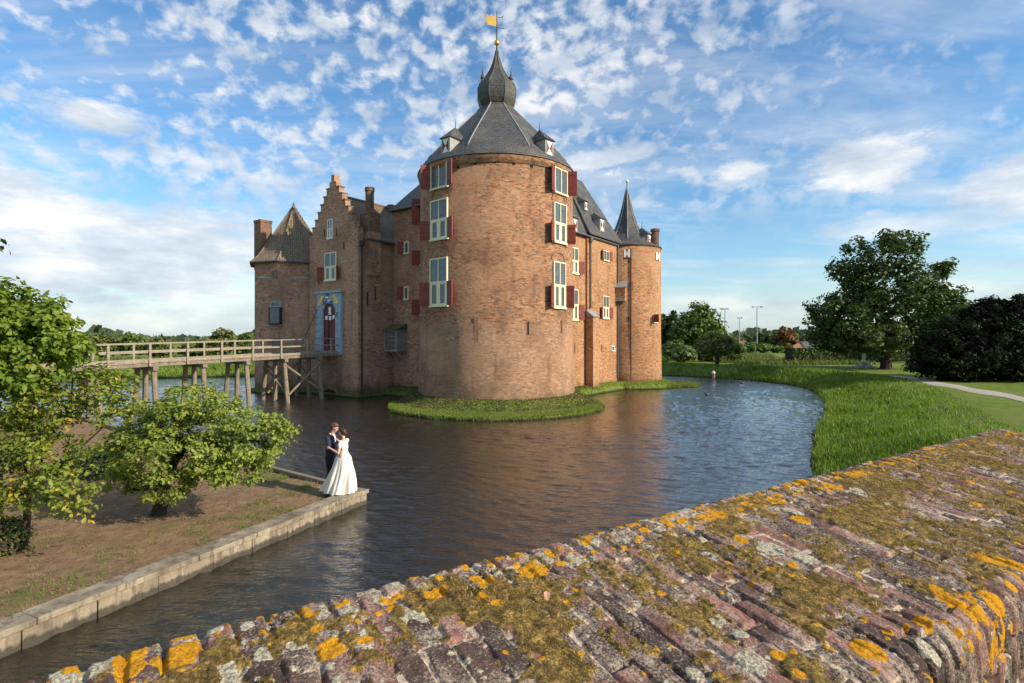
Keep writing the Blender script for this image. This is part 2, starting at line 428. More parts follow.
# parapet coping with bricks, mortar, lichen and moss (masks are vertex attributes)
m, t, b = newmat('old coping brick'); M['coping'] = m
p = t.pos(); n1 = t.noise(p, 26, 6, .72); n2 = t.noise(p, 150, 5, .75); n3 = t.noise(p, 9, 5, .6); n4 = t.noise(p, 60, 6, .75)
def crisp(name, amp=.9, lo=.44, hi=.56):
    return t.rng(t.math('ADD', t.attr(name), t.math('MULTIPLY', t.math('SUBTRACT', t.math('ADD', t.math('MULTIPLY', n4, .5), t.math('MULTIPLY', n2, .5)), .5), amp)), lo, hi)
tone = t.math('ADD', t.attr('tone'), t.math('MULTIPLY', t.math('SUBTRACT', n4, .5), .55))
col = t.ramp(tone, [(0, (.060, .040, .036)), (.32, (.13, .075, .062)), (.55, (.22, .118, .09)), (.78, (.38, .155, .115)), (1., (.52, .26, .19))])
col = t.mix(t.rng(n1, .36, .60, 0, .7), col, (.085, .062, .052))
fleck = t.rng(t.math('ADD', t.math('MULTIPLY', n2, .6), t.math('MULTIPLY', n3, .4)), .47, .60, 0, .85)
col = t.mix(fleck, col, (.50, .41, .32))
col = t.mix(t.rng(n2, .42, .28, 0, .8), col, (.022, .017, .016))
mcol = t.mix(t.rng(n4, .35, .65), (.22, .17, .12), (.72, .58, .45))
col = t.mix(crisp('mortar', 1.1), col, mcol)
pcol = t.mix(t.rng(n2, .38, .62), (.20, .18, .13), (.66, .60, .44))
col = t.mix(crisp('pale', 1.7), col, pcol)
gcol = t.mix(t.rng(n4, .3, .7), (.070, .046, .012), (.34, .215, .045))
gcol = t.mix(t.rng(n3, .42, .66, 0, .6), gcol, (.24, .14, .06))
gcol = t.mix(t.rng(n2, .46, .62, 0, .75), gcol, (.60, .42, .15))
gcol = t.mix(t.rng(n1, .60, .42, 0, .65), gcol, (.045, .036, .012))
col = t.mix(crisp('mossy', 2.2), col, gcol)
ocol = t.mix(t.rng(n2, .32, .62), (.34, .14, .008), (.74, .36, .02))
ocol = t.mix(t.rng(n4, .56, .70, 0, .7), ocol, (.22, .12, .04))
col = t.mix(crisp('orange', 1.3), col, ocol)
t.put(b.inputs['Base Color'], col); b.inputs['Roughness'].default_value = .92; b.inputs['Specular IOR Level'].default_value = .15
t.put(b.inputs['Normal'], t.bump(t.math('ADD', t.math('ADD', t.math('MULTIPLY', n2, .35), t.math('MULTIPLY', n4, .8)), n1), .011, 1.))
# ================================================================== CASTLE
T = Vector((-1.09, 38.7, 0)); E1 = Vector((.59, .807, 0)).normalized(); E2 = Vector((-E1.y, E1.x, 0)); UP = Vector((0, 0, 1))
def W(a, b, z=0.): return T+E1*a+E2*b+UP*z
RT = 5.43
LT = Vector((-19.0, 47.0, 0)); RL = 3.3
FT = Vector((10.83, 50.86, 0)); RF = 3.09

class Plane:
    def __init__(s, p, n): s.p = Vector(p); s.n = Vector(n).normalized()
    def hit(s, px, py):
        d = ray(px, py); o = Vector((0, 0, CZ)); k = (s.p-o).dot(s.n)/d.dot(s.n); return o+d*k, s.n
class Cyl:
    def __init__(s, c, r): s.c = c; s.r = r
    def hit(s, px, py):
        d = ray(px, py); A = d.x**2+d.y**2; Bq = -(d.x*s.c.x+d.y*s.c.y); C = s.c.x**2+s.c.y**2-s.r**2
        k = (-Bq-math.sqrt(max(0, Bq*Bq-A*C)))/A; q = Vector((0, 0, CZ))+d*k
        n = Vector((q.x-s.c.x, q.y-s.c.y, 0)).normalized(); return q, n
S_tower = Cyl(T, RT); S_right = Plane(W(0, -2.75), -E2); S_front = Plane(W(-1.3, 0), -E1)
S_gate = Plane(W(-4.72, 0), -E1); S_gside = Plane(W(0, 9.5), -E2); S_far = Cyl(FT, RF)
aL = R(-88)
def lt_plane(k):
    a = aL+k*R(45)+R(22.5); n = Vector((math.cos(a), math.sin(a), 0)); return Plane(LT+n*RL*math.cos(R(22.5)), n)
S_left0 = lt_plane(-1); S_left1 = lt_plane(0)

castle = thing('castle', (T.x, T.y, 0), 'moated red brick castle with round corner towers, stepped gable gatehouse and grey slate roofs', 'castle')

def shutter(win, hinge, d, n, w, z0, z1, mat, name='shutter', label=None):
    b = MB(); d = d.normalized(); nn = d.cross(UP).normalized()
    c = hinge+d*(w/2); b.obox((c.x, c.y, (z0+z1)/2), d, nn, UP, w/2, .025, (z1-z0)/2)
    for zz in (z0+(z1-z0)*.15, z0+(z1-z0)*.85):      # ledges
        b.obox((c.x, c.y, zz), d, nn, UP, w/2-.03, .045, .035)
    o = b.build(name, mat, win, recalc=True)
    if label: o['label'] = label
    return o

def window(surf, x0, x1, y0, y1, style='cross', shut=('L', 'R'), ang=78, sw=None, arch=False, fw=.075, frame='cream', smat='shutter', out=.07, label=None):
    ym = (y0+y1)/2
    p0, _ = surf.hit(x0, ym); p1, _ = surf.hit(x1, ym); c, n = surf.hit((x0+x1)/2, ym)
    t = Vector((p1.x-p0.x, p1.y-p0.y, 0)); w = t.length; t = Vector((-n.y, n.x, 0))
    if t.dot(p1-p0) < 0: t = -t
    z0 = zat(y1, c.y); z1 = zat(y0, c.y); c = Vector((c.x, c.y, 0)); h = z1-z0
    fr = MB()
    def bar(u0, u1, za, zb, o0=-.12, o1=out):
        q = c+t*((u0+u1)/2)+n*((o0+o1)/2); fr.obox((q.x, q.y, (za+zb)/2), t, n, UP, abs(u1-u0)/2, abs(o1-o0)/2, abs(zb-za)/2)
    hw = w/2
    bar(-hw, -hw+fw, z0, z1); bar(hw-fw, hw, z0, z1)
    bar(-hw+fw, hw-fw, z1-fw, z1, o1=out-.003); bar(-hw-.04, hw+.04, z0-.06, z0+fw*.6, o1=out+.05)
    zm = (z0+z1)/2
    if style == 'cross':
        bar(-fw*.45, fw*.45, z0+fw, z1-fw, o1=out-.006); bar(-hw+fw, hw-fw, zm-fw*.5, zm+fw*.5, o1=out-.004)
        for s_ in (-1, 1):      # lower casements with thick inner frames
            a = s_*fw*.45; b_ = s_*(hw-fw); m_ = abs(b_-a)*.19
            lo, hi = min(a, b_), max(a, b_)
            bar(lo, lo+m_, z0+fw*.6, zm-fw*.5, o1=out-.02); bar(hi-m_, hi, z0+fw*.6, zm-fw*.5, o1=out-.02)
            bar(lo+m_, hi-m_, z0+fw*.6, z0+fw*.6+m_*.8, o1=out-.022); bar(lo+m_, hi-m_, zm-fw*.5-m_*.8, zm-fw*.5, o1=out-.022)
    elif style == 'pair':
        bar(-fw*.45, fw*.45, z0+fw, z1-fw, o1=out-.006)
    win = fr.build('window', M[frame], castle, recalc=True)
    if label: win['label'] = label
    gl = MB(); q = c+n*(out-.045)
    A = q-t*(hw-fw*.5); B = q+t*(hw-fw*.5)
    gl.face([(A.x, A.y, z0+.03), (B.x, B.y, z0+.03), (B.x, B.y, z1-.03), (A.x, A.y, z1-.03)])
    gl.build('pane', M['glass'], win)
    sw = sw or (hw*.80 if style != 'small' else w*.95)
    za, zb = (z0, zm) if style == 'cross' else (z0, z1)
    for s_ in shut:
        sg = -1 if s_ == 'L' else 1
        an = R((ang[0] if s_ == 'L' else ang[1]) if isinstance(ang, tuple) else ang)
        hinge = c+t*(sg*(hw+.02))+n*(out-.01)
        shutter(win, hinge, t*sg*math.cos(an)+n*math.sin(an), n, sw, za, zb, M[smat])
    if arch:
        ab = MB(); N = 9; rw = hw*1.08; zb_ = z1+.12
        pts = []
        for i in range(N+1):
            th = math.pi*i/N; pts.append((rw*math.cos(th), rw*.75*math.sin(th)))
        for i in range(N):
            (u0, v0), (u1, v1) = pts[i], pts[i+1]
            um, vm = (u0+u1)/2, (v0+v1)/2; L = math.hypot(u1-u0, v1-v0)
            k = c+t*um+(-n)*.0
            # keep the arch on a curved wall
            if isinstance(surf, Cyl):
                dv = Vector((k.x-surf.c.x, k.y-surf.c.y, 0)).normalized(); k = surf.c+dv*surf.r
            ax = (t*(u1-u0)+UP*(v1-v0)).normalized(); az = n.cross(ax)
            ab.obox((k.x, k.y, zb_+vm), ax, n, az, L/2, .02, .085)
        ab.build('relieving_arch', M['brick_arch'], win, recalc=True)
    return win, c, n, t, z0, z1, hw

# ---- main round tower
b = MB()
b.lathe(T, [(RT+.18, -1.0), (RT+.12, .6), (RT+.03, 3.0), (RT, 5.4), (RT-.02, 5.5), (RT-.03, 15.35)], 128, uvR=RT)
tw = b.build('tower_wall', M['brick_tower'], castle, smooth=True); tw['label'] = 'wall of the big round corner tower in mottled red brick, paler below'
b = MB(); b.lathe(T, [(RT-.02, 15.33), (RT+.05, 15.38), (RT+.06, 15.55), (RT+.11, 15.6), (RT+.12, 15.84), (RT+.05, 15.9)], 128, uvR=RT)
b.build('cornice', M['brick_tower'], castle, smooth=True)
def octs(z0, z1, a0, k=1.0):
    def f(t, z):
        u = (t-a0) % (math.pi/4)-math.pi/8
        o = math.cos(math.pi/8)/math.cos(u)
        w = min(1, max(0, (z-z0)/(z1-z0))) * k
        return o*w+(1-w)*1.0
    return f
A0 = R(-90+3-22.5)
prof = [(5.62, 15.86), (5.60, 15.93), (5.42, 16.25), (5.08, 16.7), (4.62, 17.3), (3.95, 18.1), (3.18, 19.0), (2.42, 19.85), (1.68, 20.7), (1.24, 21.22), (1.16, 21.38)]
prof = [(r, 15.86+(z-15.86)*.918) for r, z in prof]
b = MB(); sh = octs(15.9, 17.2, A0)
b.lathe(T, prof, 96, a0=A0, shape=lambda t, z: sh(t, z))
# uv for the slates: run around and up the slope
for i, f in enumerate(b.f[:-2]):
    q = [Vector(b.v[j]) for j in f]
    th = [math.atan2(p.y-T.y, p.x-T.x) for p in q]
    if max(th)-min(th) > 3: th = [x+2*math.pi if x < 0 else x for x in th]
    b.uv[i] = tuple((x*4.0, p.z*1.35) for x, p in zip(th, q))
rf = b.build('tower_roof', M['slate'], castle); rf['label'] = 'grey slate roof of the big round tower, eight sided towards the top'
for k in range(8):
    a = A0+k*math.pi/4; rb = MB()
    rb.tube([(T.x+(r+.01)*math.cos(a), T.y+(r+.01)*math.sin(a), z) for r, z in prof[3:]], .045, 6)
    rb.build('ridge_rib', M['lead'], rf, smooth=True)
oprof = [(r, 25.1-(25.1-z)*1.117) for r, z in [(1.06, 21.30), (1.18, 21.42), (1.36, 21.7), (1.46, 22.05), (1.46, 22.4), (1.34, 22.75), (1.08, 23.05), (.80, 23.35), (.54, 23.75), (.34, 24.2), (.18, 24.65), (.08, 25.1)]]
b = MB(); so = lambda t, z: 1-.08*abs(math.sin((t-A0)*4))
b.lathe(T, oprof, 96, a0=A0, shape=so)
on = b.build('onion_dome', M['slate_dome'], castle)
for k in range(8):
    a = A0+k*math.pi/4; rb = MB(); rb.tube([(T.x+(r+.005)*math.cos(a), T.y+(r+.005)*math.sin(a), z) for r, z in oprof], .032, 6)
    rb.build('ridge_rib', M['lead_dark'], on, smooth=True)
for a in (R(-90-62), R(-90+70)):
    nb = MB(); p = T+Vector((math.cos(a), math.sin(a), 0))*1.10; 
    nb.lathe(p, [(.11, 22.4), (.11, 22.8), (.18, 22.85), (.16, 23.0), (.07, 23.2), (.02, 23.6)], 12)
    nb.build('dome_pinnacle', M['lead_dark'], on, smooth=False, recalc=True)
b = MB(); b.tube([T+UP*25.0, T+UP*25.6, T+UP*27.9], [.075, .045, .025], 8)
fin = b.build('weather_vane', M['iron'], castle, smooth=False)
b = MB(); b.ball(T+UP*25.65, .2, 16, 10); b.build('gilded_ball', M['gold'], fin, smooth=True)
b = MB()
fl = [(0, 26.8), (-.62, 26.85), (-.72, 26.8), (-.66, 26.95), (-.86, 27.0), (-.68, 27.08), (-.92, 27.2), (-.7, 27.25), (-.94, 27.42), (-.66, 27.4), (-.8, 27.62), (-.5, 27.5), (-.4, 27.68), (-.3, 27.52), (0, 27.5)]
d = Vector((1, .25, 0)).normalized(); nn = Vector((-d.y, d.x, 0))
fr_ = [T+d*u+UP*z+nn*.015 for u, z in fl]; bk_ = [T+d*u+UP*z-nn*.015 for u, z in fl]
b.face(fr_); b.face(list(reversed(bk_)))
for i in range(len(fl)): b.face([fr_[i], bk_[i], bk_[(i+1) % len(fl)], fr_[(i+1) % len(fl)]])
b.build('vane_flag', M['gold'], fin, recalc=True)
b = MB(); b.tube([T+UP*26.75, T+d*.62+UP*26.75], .018, 6); b.build('pointer', M['iron'], fin)
b = MB(); b.tube([T+UP*27.5, T+d*.4+UP*27.5], .018, 6)
b.tube([T+d*.4+UP*27.5, T+d*.44+UP*27.62], .03, 6); b.build('pointer', M['iron'], fin)

def dormer(base, n, w, h, depth, roofh, roofmat, parent=None, hour=True):
    """small dormer: box body, pyramid roof with finial, white and red shutter"""
    n = Vector(n).normalized(); t = Vector((-n.y, n.x, 0)); base = Vector(base)
    b = MB(); c = base-n*(depth/2); b.obox((c.x, c.y, base.z+h/2), t, n, UP, w/2, depth/2, h/2)
    dm = b.build('dormer', M['stone'], castle if parent is None else parent, recalc=True)
    b = MB(); o = .12; q = [c+t*(w/2+o)*i+n*(depth/2+o)*j+UP*(h+.002) for i, j in ((-1, -1), (1, -1), (1, 1), (-1, 1))]
    ap1 = c+UP*(h+roofh)-n*depth*.1; ap = ap1
    for i in range(4): b.face([q[i], q[(i+1) % 4], ap])
    b.face(list(reversed(q))); b.tube([ap-UP*.1, ap+UP*.5], [.04, .015], 6)
    b.build('dormer_roof', M[roofmat], dm, recalc=True)
    b = MB(); f = base+n*.012
    zc = base.z+h*.5; hw = w*.36; hh = h*.4
    def P(u, v): return (f+t*u*hw).to_tuple()[:2]+(zc+v*hh,)
    b.obox((f.x-n.x*.01, f.y-n.y*.01, zc), t, n, UP, hw, .012, hh)
    sh_ = b.build('shutter', M['white'], dm, recalc=True); b = MB(); f = f+n*.005
    b.face([P(-1, -1), P(0, 0), P(-1, 1)]); b.face([P(1, -1), P(1, 1), P(0, 0)])
    b.build('red_marking', M['shutter'], dm)
    return dm
for th, zb in ((-38, 16.3), (43, 16.25)):
    a = R(-90+th); n = Vector((math.cos(a), math.sin(a), 0)); p = T+n*5.15+UP*zb
    dormer(p, n, .75, 1.05, 1.5, .95, 'slate')

for x, y in ((475, 163), (495, 161.5), (514, 163), (532, 166), (458, 167)):
    q, n = S_tower.hit(x, y); h_ = MB(); h_.obox(q-n*.05, Vector((-n.y, n.x, 0)), n, UP, .08, .06, .08); h_.build('putlog_hole', M['dark'], castle)
# tower windows
window(S_tower, 431.2, 447.2, 163.5, 188, 'pair', ('L', 'R'), (62, 14), label=None)
window(S_tower, 430.8, 447.4, 199.5, 239.5, 'cross', ('L', 'R'), (48, 14), arch=True)
window(S_tower, 430.4, 447.2, 258, 306, 'cross', ('L', 'R'), (52, 14), arch=True)
window(S_tower, 554.5, 566.8, 169, 194, 'pair', ('L', 'R'), (16, 60))
window(S_tower, 554, 566, 203.5, 243, 'cross', ('L', 'R'), (16, 60), arch=True)
window(S_tower, 553.6, 565.2, 262, 308, 'cross', ('L', 'R'), (16, 60), arch=True)
def slit(surf, x, y0, y1, w=.14, mat='dark'):
    q, n = surf.hit(x, (y0+y1)/2); z0 = zat(y1, q.y); z1 = zat(y0, q.y)
    t = Vector((-n.y, n.x, 0)); b = MB()
    b.obox((q.x-n.x*.04, q.y-n.y*.04, (z0+z1)/2), t, n, UP, w/2, .055, (z1-z0)/2)
    b.mi = 1
    for s_ in (-1, 1): b.obox((q.x+t.x*s_*(w/2+.03), q.y+t.y*s_*(w/2+.03), (z0+z1)/2), t, n, UP, .03, .02, (z1-z0)/2+.05)
    b.build('arrow_slit', [M[mat], M['brick_arch']], castle, recalc=True)
slit(S_tower, 476.5, 318, 342, .13, 'brick_arch'); slit(S_tower, 528, 322, 335, .14); slit(S_tower, 561.5, 321, 333, .12)

# ---- core block: right range and front range with hipped slate roofs
def block(a0, a1, b0, b1, z0, z1, mat, name, label, uvs=None):
    m_ = MB(); m_.prism([W(a0, b0)[:2], W(a1, b0)[:2], W(a1, b1)[:2], W(a0, b1)[:2]], z0, z1)
    o = m_.build(name, M[mat], castle, recalc=True); o['label'] = label; return o
block(-1.3, 14.4, -2.75, 6.0, -1, 12.62, 'brick_wing', 'range_wall', 'sunlit orange brick range between the two round towers')
block(-1.297, 7.0, -1.9, 9.44, -1, 14.55, 'brick_gate', 'range_wall', 'shaded brick range between the gatehouse and the big tower')
block(6.9, 14.3, 5.9, 14.0, -1, 11.0, 'brick_gate', 'range_wall', 'rear range of the castle')
def hip(a0, a1, b0, b1, z, zr, rise_a, mat, name, label, ov=.25, far_only=False, th=.12):
    A = [W(a0-ov, b0-ov, z), W(a1+ov, b0-ov, z), W(a1+ov, b1+ov, z), W(a0-ov, b1+ov, z)]
    bm_ = (b0+b1)/2; r0 = W(a0+rise_a[0], bm_, zr); r1 = W(a1-rise_a[1], bm_, zr)
    m_ = MB(); m_.face([A[0], A[1], r1, r0]); m_.face([A[1], A[2], r1]); m_.face([A[2], A[3], r0, r1]); m_.face([A[3], A[0], r0])
    lo = [p-UP*th for p in A]
    for i in range(4): m_.face([lo[i], lo[(i+1) % 4], A[(i+1) % 4], A[i]])
    m_.face(list(reversed(lo)))
    o = m_.build(name, M[mat], castle, recalc=True); o['label'] = label
    rd = MB(); rd.tube([r0, r1], .09, 6)
    for p, q in ((A[0], r0), (A[1], r1), (A[2], r1), (A[3], r0)): rd.tube([p, q], .06, 6)
    rd.build('ridge', M['lead_dark'], o); return o
hip(-1.3, 14.2, -2.75, 5.9, 12.78, 20.3, (4.0, 4.3), 'slate', 'range_roof', 'steep dark slate roof behind the right hand eaves')
# front range: ridge runs along b
def hipb(a0, a1, b0, b1, z, zr, rb, mat, label, ov=.25, th=.12):
    A = [W(a0-ov, b0-ov, z), W(a1+ov, b0-ov, z), W(a1+ov, b1+ov, z), W(a0-ov, b1+ov, z)]
    am = (a0+a1)/2; r0 = W(am, b0+rb, zr); r1 = W(am, b1-rb, zr); m_ = MB()
    m_.face([A[0], A[1], r0]); m_.face([A[1], A[2], r1, r0]); m_.face([A[2], A[3], r1]); m_.face([A[3], A[0], r0, r1])
    lo = [p-UP*th for p in A]
    for i in range(4): m_.face([lo[i], lo[(i+1) % 4], A[(i+1) % 4], A[i]])
    m_.face(list(reversed(lo)))
    o = m_.build('range_roof', M[mat], castle, recalc=True); o['label'] = label
    return o
hipb(-1.3, 7.0, -1.9, 9.44, 14.7, 20.4, 4.0, 'slate_blue', 'blue grey slate roof left of the big tower')
hip(6.9, 14.3, 5.9, 14.0, 11.15, 15.5, (3, 3), 'slate', 'range_roof', 'low slate roof of the rear range')
# eaves gutters
for g0_, g1_ in ((W(1.0, -3.05, 12.72), W(14.5, -3.05, 12.72)), (W(-1.62, 5, 14.62), W(-1.62, 9.7, 14.62))):
    b = MB(); b.tube([g0_, g1_], .08, 8); b.build('gutter', M['lead_dark'], castle)
# section 2: slightly taller wall strip set forward + pier with lead cap
def on_right(px):     # parameter a on the right facade under pixel column px
    q, _ = S_right.hit(px, 338); return (q-T).dot(E1)
a2 = on_right(585.5); aF = 13.9
block(a2, aF, -2.93, -2.0, -1, 12.95, 'brick_wing', 'range_wall', 'taller sunlit wall strip right of the long drainpipe')
m_ = MB(); A = [W(a2-.1, -3.2, 12.99), W(aF+.3, -3.2, 12.99), W(aF+.3, .9, 19.2), W(a2+2.2, .9, 19.2)]
m_.face(A); m_.face([A[0], A[3], W(a2-.1, -2.6, 13.0)]); lo = [p-UP*.1 for p in A]
for i in range(4): m_.face([lo[i], lo[(i+1) % 4], A[(i+1) % 4], A[i]])
o = m_.build('roof_slope', M['slate'], castle); o['label'] = 'front slope of the slate roof above the taller strip'
p0 = on_right(584.8); m_ = MB()
m_.prism([W(p0, -3.5)[:2], W(p0+.95, -3.5)[:2], W(p0+.95, -2.9)[:2], W(p0, -2.9)[:2]], -1, 6.2)
pb = m_.build('buttress', M['brick_wing'], castle, recalc=True)
m_ = MB(); q = [W(p0-.08, -3.6, 6.2), W(p0+1.03, -3.6, 6.2), W(p0+1.03, -2.94, 6.75), W(p0-.08, -2.94, 6.75)]
m_.face(q); m_.face([q[0], q[3], W(p0-.08, -2.94, 6.2)]); m_.face([q[1], W(p0+1.03, -2.94, 6.2), q[2]]); m_.face([q[0], W(p0-.08, -2.94, 6.2), W(p0+1.03, -2.94, 6.2), q[1]])
m_.build('lead_cap', M['lead'], pb, recalc=True)
b = MB(); pp = W(on_right(587.5), -3.05); b.tube([(pp.x, pp.y, 12.6), (pp.x, pp.y, 6.9)], .07, 8); b.lathe((pp.x, pp.y, 12.2), [(.07, 0), (.18, .15), (.2, .45), (.07, .5)], 8)
b.build('drainpipe', M['lead_dark'], castle, recalc=True)
qq = W(aF-.25, -3.02); b = MB(); b.tube([(qq.x, qq.y, 12.8), (qq.x, qq.y, 1)], .07, 8); b.build('drainpipe', M['lead_dark'], castle, recalc=True)
window(S_right, 569.7, 578, 247.5, 273.5, 'cross', ('R',), 35)
window(S_right, 569.5, 577.8, 289, 320, 'cross', ('R',), 35)
S_right2 = Plane(W(0, -2.93), -E2)
window(S_right2, 603, 608.6, 251, 260.5, 'pair', ('L', 'R'), 15, fw=.05)
window(S_right2, 602.4, 608.6, 296, 318.5, 'cross', ('L', 'R'), 15, fw=.06)
slit(S_right2, 592, 342, 350, .22); slit(S_right2, 601.5, 345, 351, .1); slit(S_right2, 591, 358, 362, .15)
slit(S_right, 574.5, 344, 352, .1); slit(S_right2, 592, 315, 320, .12)
window(S_right2, 611.2, 614, 346, 350.5, 'small', (), fw=.06, frame='white')
# dormers on the right slope
def on_slope(px, py, off=0):
    # the roof plane: passes eave (b=-3.0,z=12.78) rising to b=1.58,z=20.3
    nrm = (-(E2)*(20.3-12.78)+UP*4.58).normalized(); o = Vector((0, 0, CZ)); d = ray(px, py)
    p = W(0, -3.0, 12.78); k = (p-o).dot(nrm)/d.dot(nrm); return o+d*k
for px, py, w_ in ((571, 232, .75), (582.5, 211, .55), (598.5, 232, .8)):
    p = on_slope(px, py); dormer(p+(-E2)*.35, -E2, w_, w_*1.35, 1.3, .6, 'slate')

# ---- far round tower with witch-hat spire
b = MB(); b.lathe(FT, [(RF+.12, -1), (RF+.06, 1.5), (RF, 5), (RF, 12.7)], 96, uvR=RF)
o = b.build('tower_wall', M['brick_wing'], castle, smooth=True); o['label'] = 'slim round far right corner tower wall in orange brick'
b = MB(); A1 = R(-78-22)
sp = [(RF+.02, 12.66), (RF+.10, 12.8), (RF-.2, 12.95), (2.15, 13.45), (1.5, 14.1), (.98, 15.1), (.62, 16.2), (.36, 17.3), (.16, 18.25), (.03, 18.75)]
sh2 = octs(12.9, 14.0, A1)
b.lathe(FT, sp, 64, a0=A1, shape=lambda t, z: sh2(t, z)*(1 if z < 12.9 else 1))
rf2 = b.build('spire_roof', M['slate'], castle); rf2['label'] = 'flared pointed slate spire of the far round tower'
for k in range(8):
    a = A1+k*math.pi/4; rb = MB(); rb.tube([(FT.x+r*math.cos(a), FT.y+r*math.sin(a), z) for r, z in sp[3:]], .04, 6); rb.build('ridge_rib', M['lead'], rf2, smooth=True)
b = MB(); b.tube([FT+UP*18.6, FT+UP*19.4], .035, 6); fo = b.build('finial', M['iron'], castle)
b = MB(); b.ball(FT+UP*19.25, .16, 12, 8); b.build('white_ball', M['white'], fo, smooth=True)
n = Vector((math.cos(R(-40)), math.sin(R(-40)), 0)); dormer(FT+n*2.3+UP*13.0, n, .8, .95, 1.3, .75, 'slate')
n = Vector((math.cos(R(-30)), math.sin(R(-30)), 0)); c = FT+Vector((2.35, -1.15, 0)); b = MB()
b.lathe(c, [(.36, 12.4), (.34, 14.25), (.42, 14.3), (.42, 14.5), (.3, 14.55)], 16, uvR=.36); b.build('chimney', M['brick_old'], castle)
def hourglass(surf, x, y, w, h):
    q, n = surf.hit(x, y); t = Vector((-n.y, n.x, 0)); b = MB(); b.obox(q+n*.02, t, n, UP, w/2, .05, h/2)
    o = b.build('white_shutter', M['white'], castle, recalc=True)
    b = MB(); f = q+n*.075
    b.face([f+t*-w*.2+UP*h*.5, f+t*w*.2+UP*h*.5, f+UP*h*.08]); b.face([f+t*w*.2-UP*h*.5, f-t*w*.2-UP*h*.5, f-UP*h*.08])
    b.build('red_marking', M['shutter'], o, recalc=False)
hourglass(S_far, 627, 253.5, .55, .7); hourglass(S_far, 657.5, 256.5, .75, .7)
window(S_far, 653.5, 657, 314.5, 322.5, 'small', ('L',), 85, sw=.55, fw=.05, smat='shutter')
slit(S_far, 631.5, 282, 290, .12); slit(S_far, 628.5, 317, 321, .15); slit(S_far, 656, 343, 350, .12); slit(S_far, 643, 368, 371, .15)
q, n = S_far.hit(620.5, 284); t = Vector((-n.y, n.x, 0)); b = MB()
P = [q+t*.62+n*.6-UP*.3, q-t*.62+n*.6-UP*.3, q-t*.62-n*.15+UP*.35, q+t*.62-n*.15+UP*.35]
b.face(P); lo = [p-UP*.12 for p in P]; b.face(list(reversed(lo)))
for i in range(4): b.face([lo[i], lo[(i+1) % 4], P[(i+1) % 4], P[i]])
gd = b.build('lean_to_roof', M['lead'], castle, recalc=True)
b = MB(); c = q+n*.2-UP*.95; b.obox(c, t, n, UP, .5, .3, .6); b.build('garderobe', M['brick_wing'], castle, recalc=True)
q, n = S_far.hit(621, 300); b = MB(); b.obox(q+n*.2, t, n, UP, .45, .35, .12); b.build('stone_corbel', M['stone'], castle, recalc=True)
qd, n = S_far.hit(631.3, 300); b = MB(); b.tube([(qd.x+n.x*.05, qd.y+n.y*.05, 12.4), (qd.x+n.x*.05, qd.y+n.y*.05, .9)], .045, 6); b.build('lightning_conductor', M['lead_dark'], castle)

# ---- gatehouse with stepped gable
block(-4.3, 4.0, 9.5, 15.5, -1, 12.0, 'brick_gate', 'gatehouse_wall', 'shaded brick side walls of the gatehouse')
bc = 12.6; pts = [(9.49, -1), (9.49, 12.25)]
n_s = 7; zt = 16.25
bs = [9.49+(bc-.42-9.49)*i/n_s for i in range(n_s+1)]; zs = [12.25+(zt-12.25)*(i+1)/n_s for i in range(n_s)]
for i in range(n_s):
    pts += [(bs[i], zs[i]), (bs[i+1], zs[i])]
pts += [(bc-.42, 16.75), (bc-.2, 16.75), (bc-.2, 17.3)]
full = pts+[(2*bc-p[0], p[1]) for p in reversed(pts)]
# remove doubles in sequence
fp = []
for p in full:
    if not fp or (abs(p[0]-fp[-1][0])+abs(p[1]-fp[-1][1])) > 1e-5: fp.append(p)
m_ = MB(); fr_ = [W(-4.72, p[0], p[1]) for p in fp]; bk_ = [W(-4.25, p[0], p[1]) for p in fp]
m_.face(fr_); m_.face(list(reversed(bk_)))
for i in range(len(fp)): m_.face([fr_[i], fr_[(i+1) % len(fp)], bk_[(i+1) % len(fp)], bk_[i]])
gw = m_.build('stepped_gable', M['brick_gate'], castle, recalc=True)
for i in range(n_s):        # mossy cap stones on the steps
    for s_ in (0, 1):
        b0_, b1_ = (bs[i]-.04, bs[i+1]+.02) if s_ == 0 else (2*bc-bs[i+1]-.02, 2*bc-bs[i]+.04)
        c = W(-4.485, (b0_+b1_)/2, zs[i]+.04); cs = MB(); cs.obox(c, E1, E2, UP, .29, (b1_-b0_)/2, .04); cs.build('step_cap', M['tile'], gw, recalc=True)
# roof with flared eaves
m_ = MB(); sec = [(9.2, 12.05), (9.75, 12.5), (10.4, 13.3), (12.5, 15.75), (14.6, 13.3), (15.25, 12.5), (15.8, 12.05)]
for i in range(len(sec)-1):
    (b0_, z0_), (b1_, z1_) = sec[i], sec[i+1]
    m_.face([W(-4.27, b0_, z0_), W(4.5, b0_, z0_), W(4.5, b1_, z1_), W(-4.27, b1_, z1_)])
    m_.face([W(-4.27, b0_, z0_-.12), W(-4.27, b1_, z1_-.12), W(4.5, b1_, z1_-.12), W(4.5, b0_, z0_-.12)])
    m_.face([W(-4.27, b0_, z0_-.12), W(-4.27, b0_, z0_), W(-4.27, b1_, z1_), W(-4.27, b1_, z1_-.12)])
m_.face([W(-4.27, 9.2, 12.05), W(-4.27, 9.2, 11.93), W(4.5, 9.2, 11.93), W(4.5, 9.2, 12.05)])
gr = m_.build('gatehouse_roof', M['tile'], castle); gr['label'] = 'mossy brown tiled roof of the gatehouse'
b = MB(); b.tube([W(-4.2, 12.5, 15.78), W(4.4, 12.5, 15.78)], .11, 8); b.build('ridge', M['ridge'], gr)
b = MB(); b.tube([W(-4.2, 9.12, 12.0), W(-1.5, 9.12, 12.0)], .09, 8); b.build('gutter', M['lead_dark'], castle)
block(-3.9, -2.75, 9.22, 9.6, 9.3, 12.6, 'brick_gate', 'chimney_breast', 'brick chimney breast corbelled out of the gatehouse side')
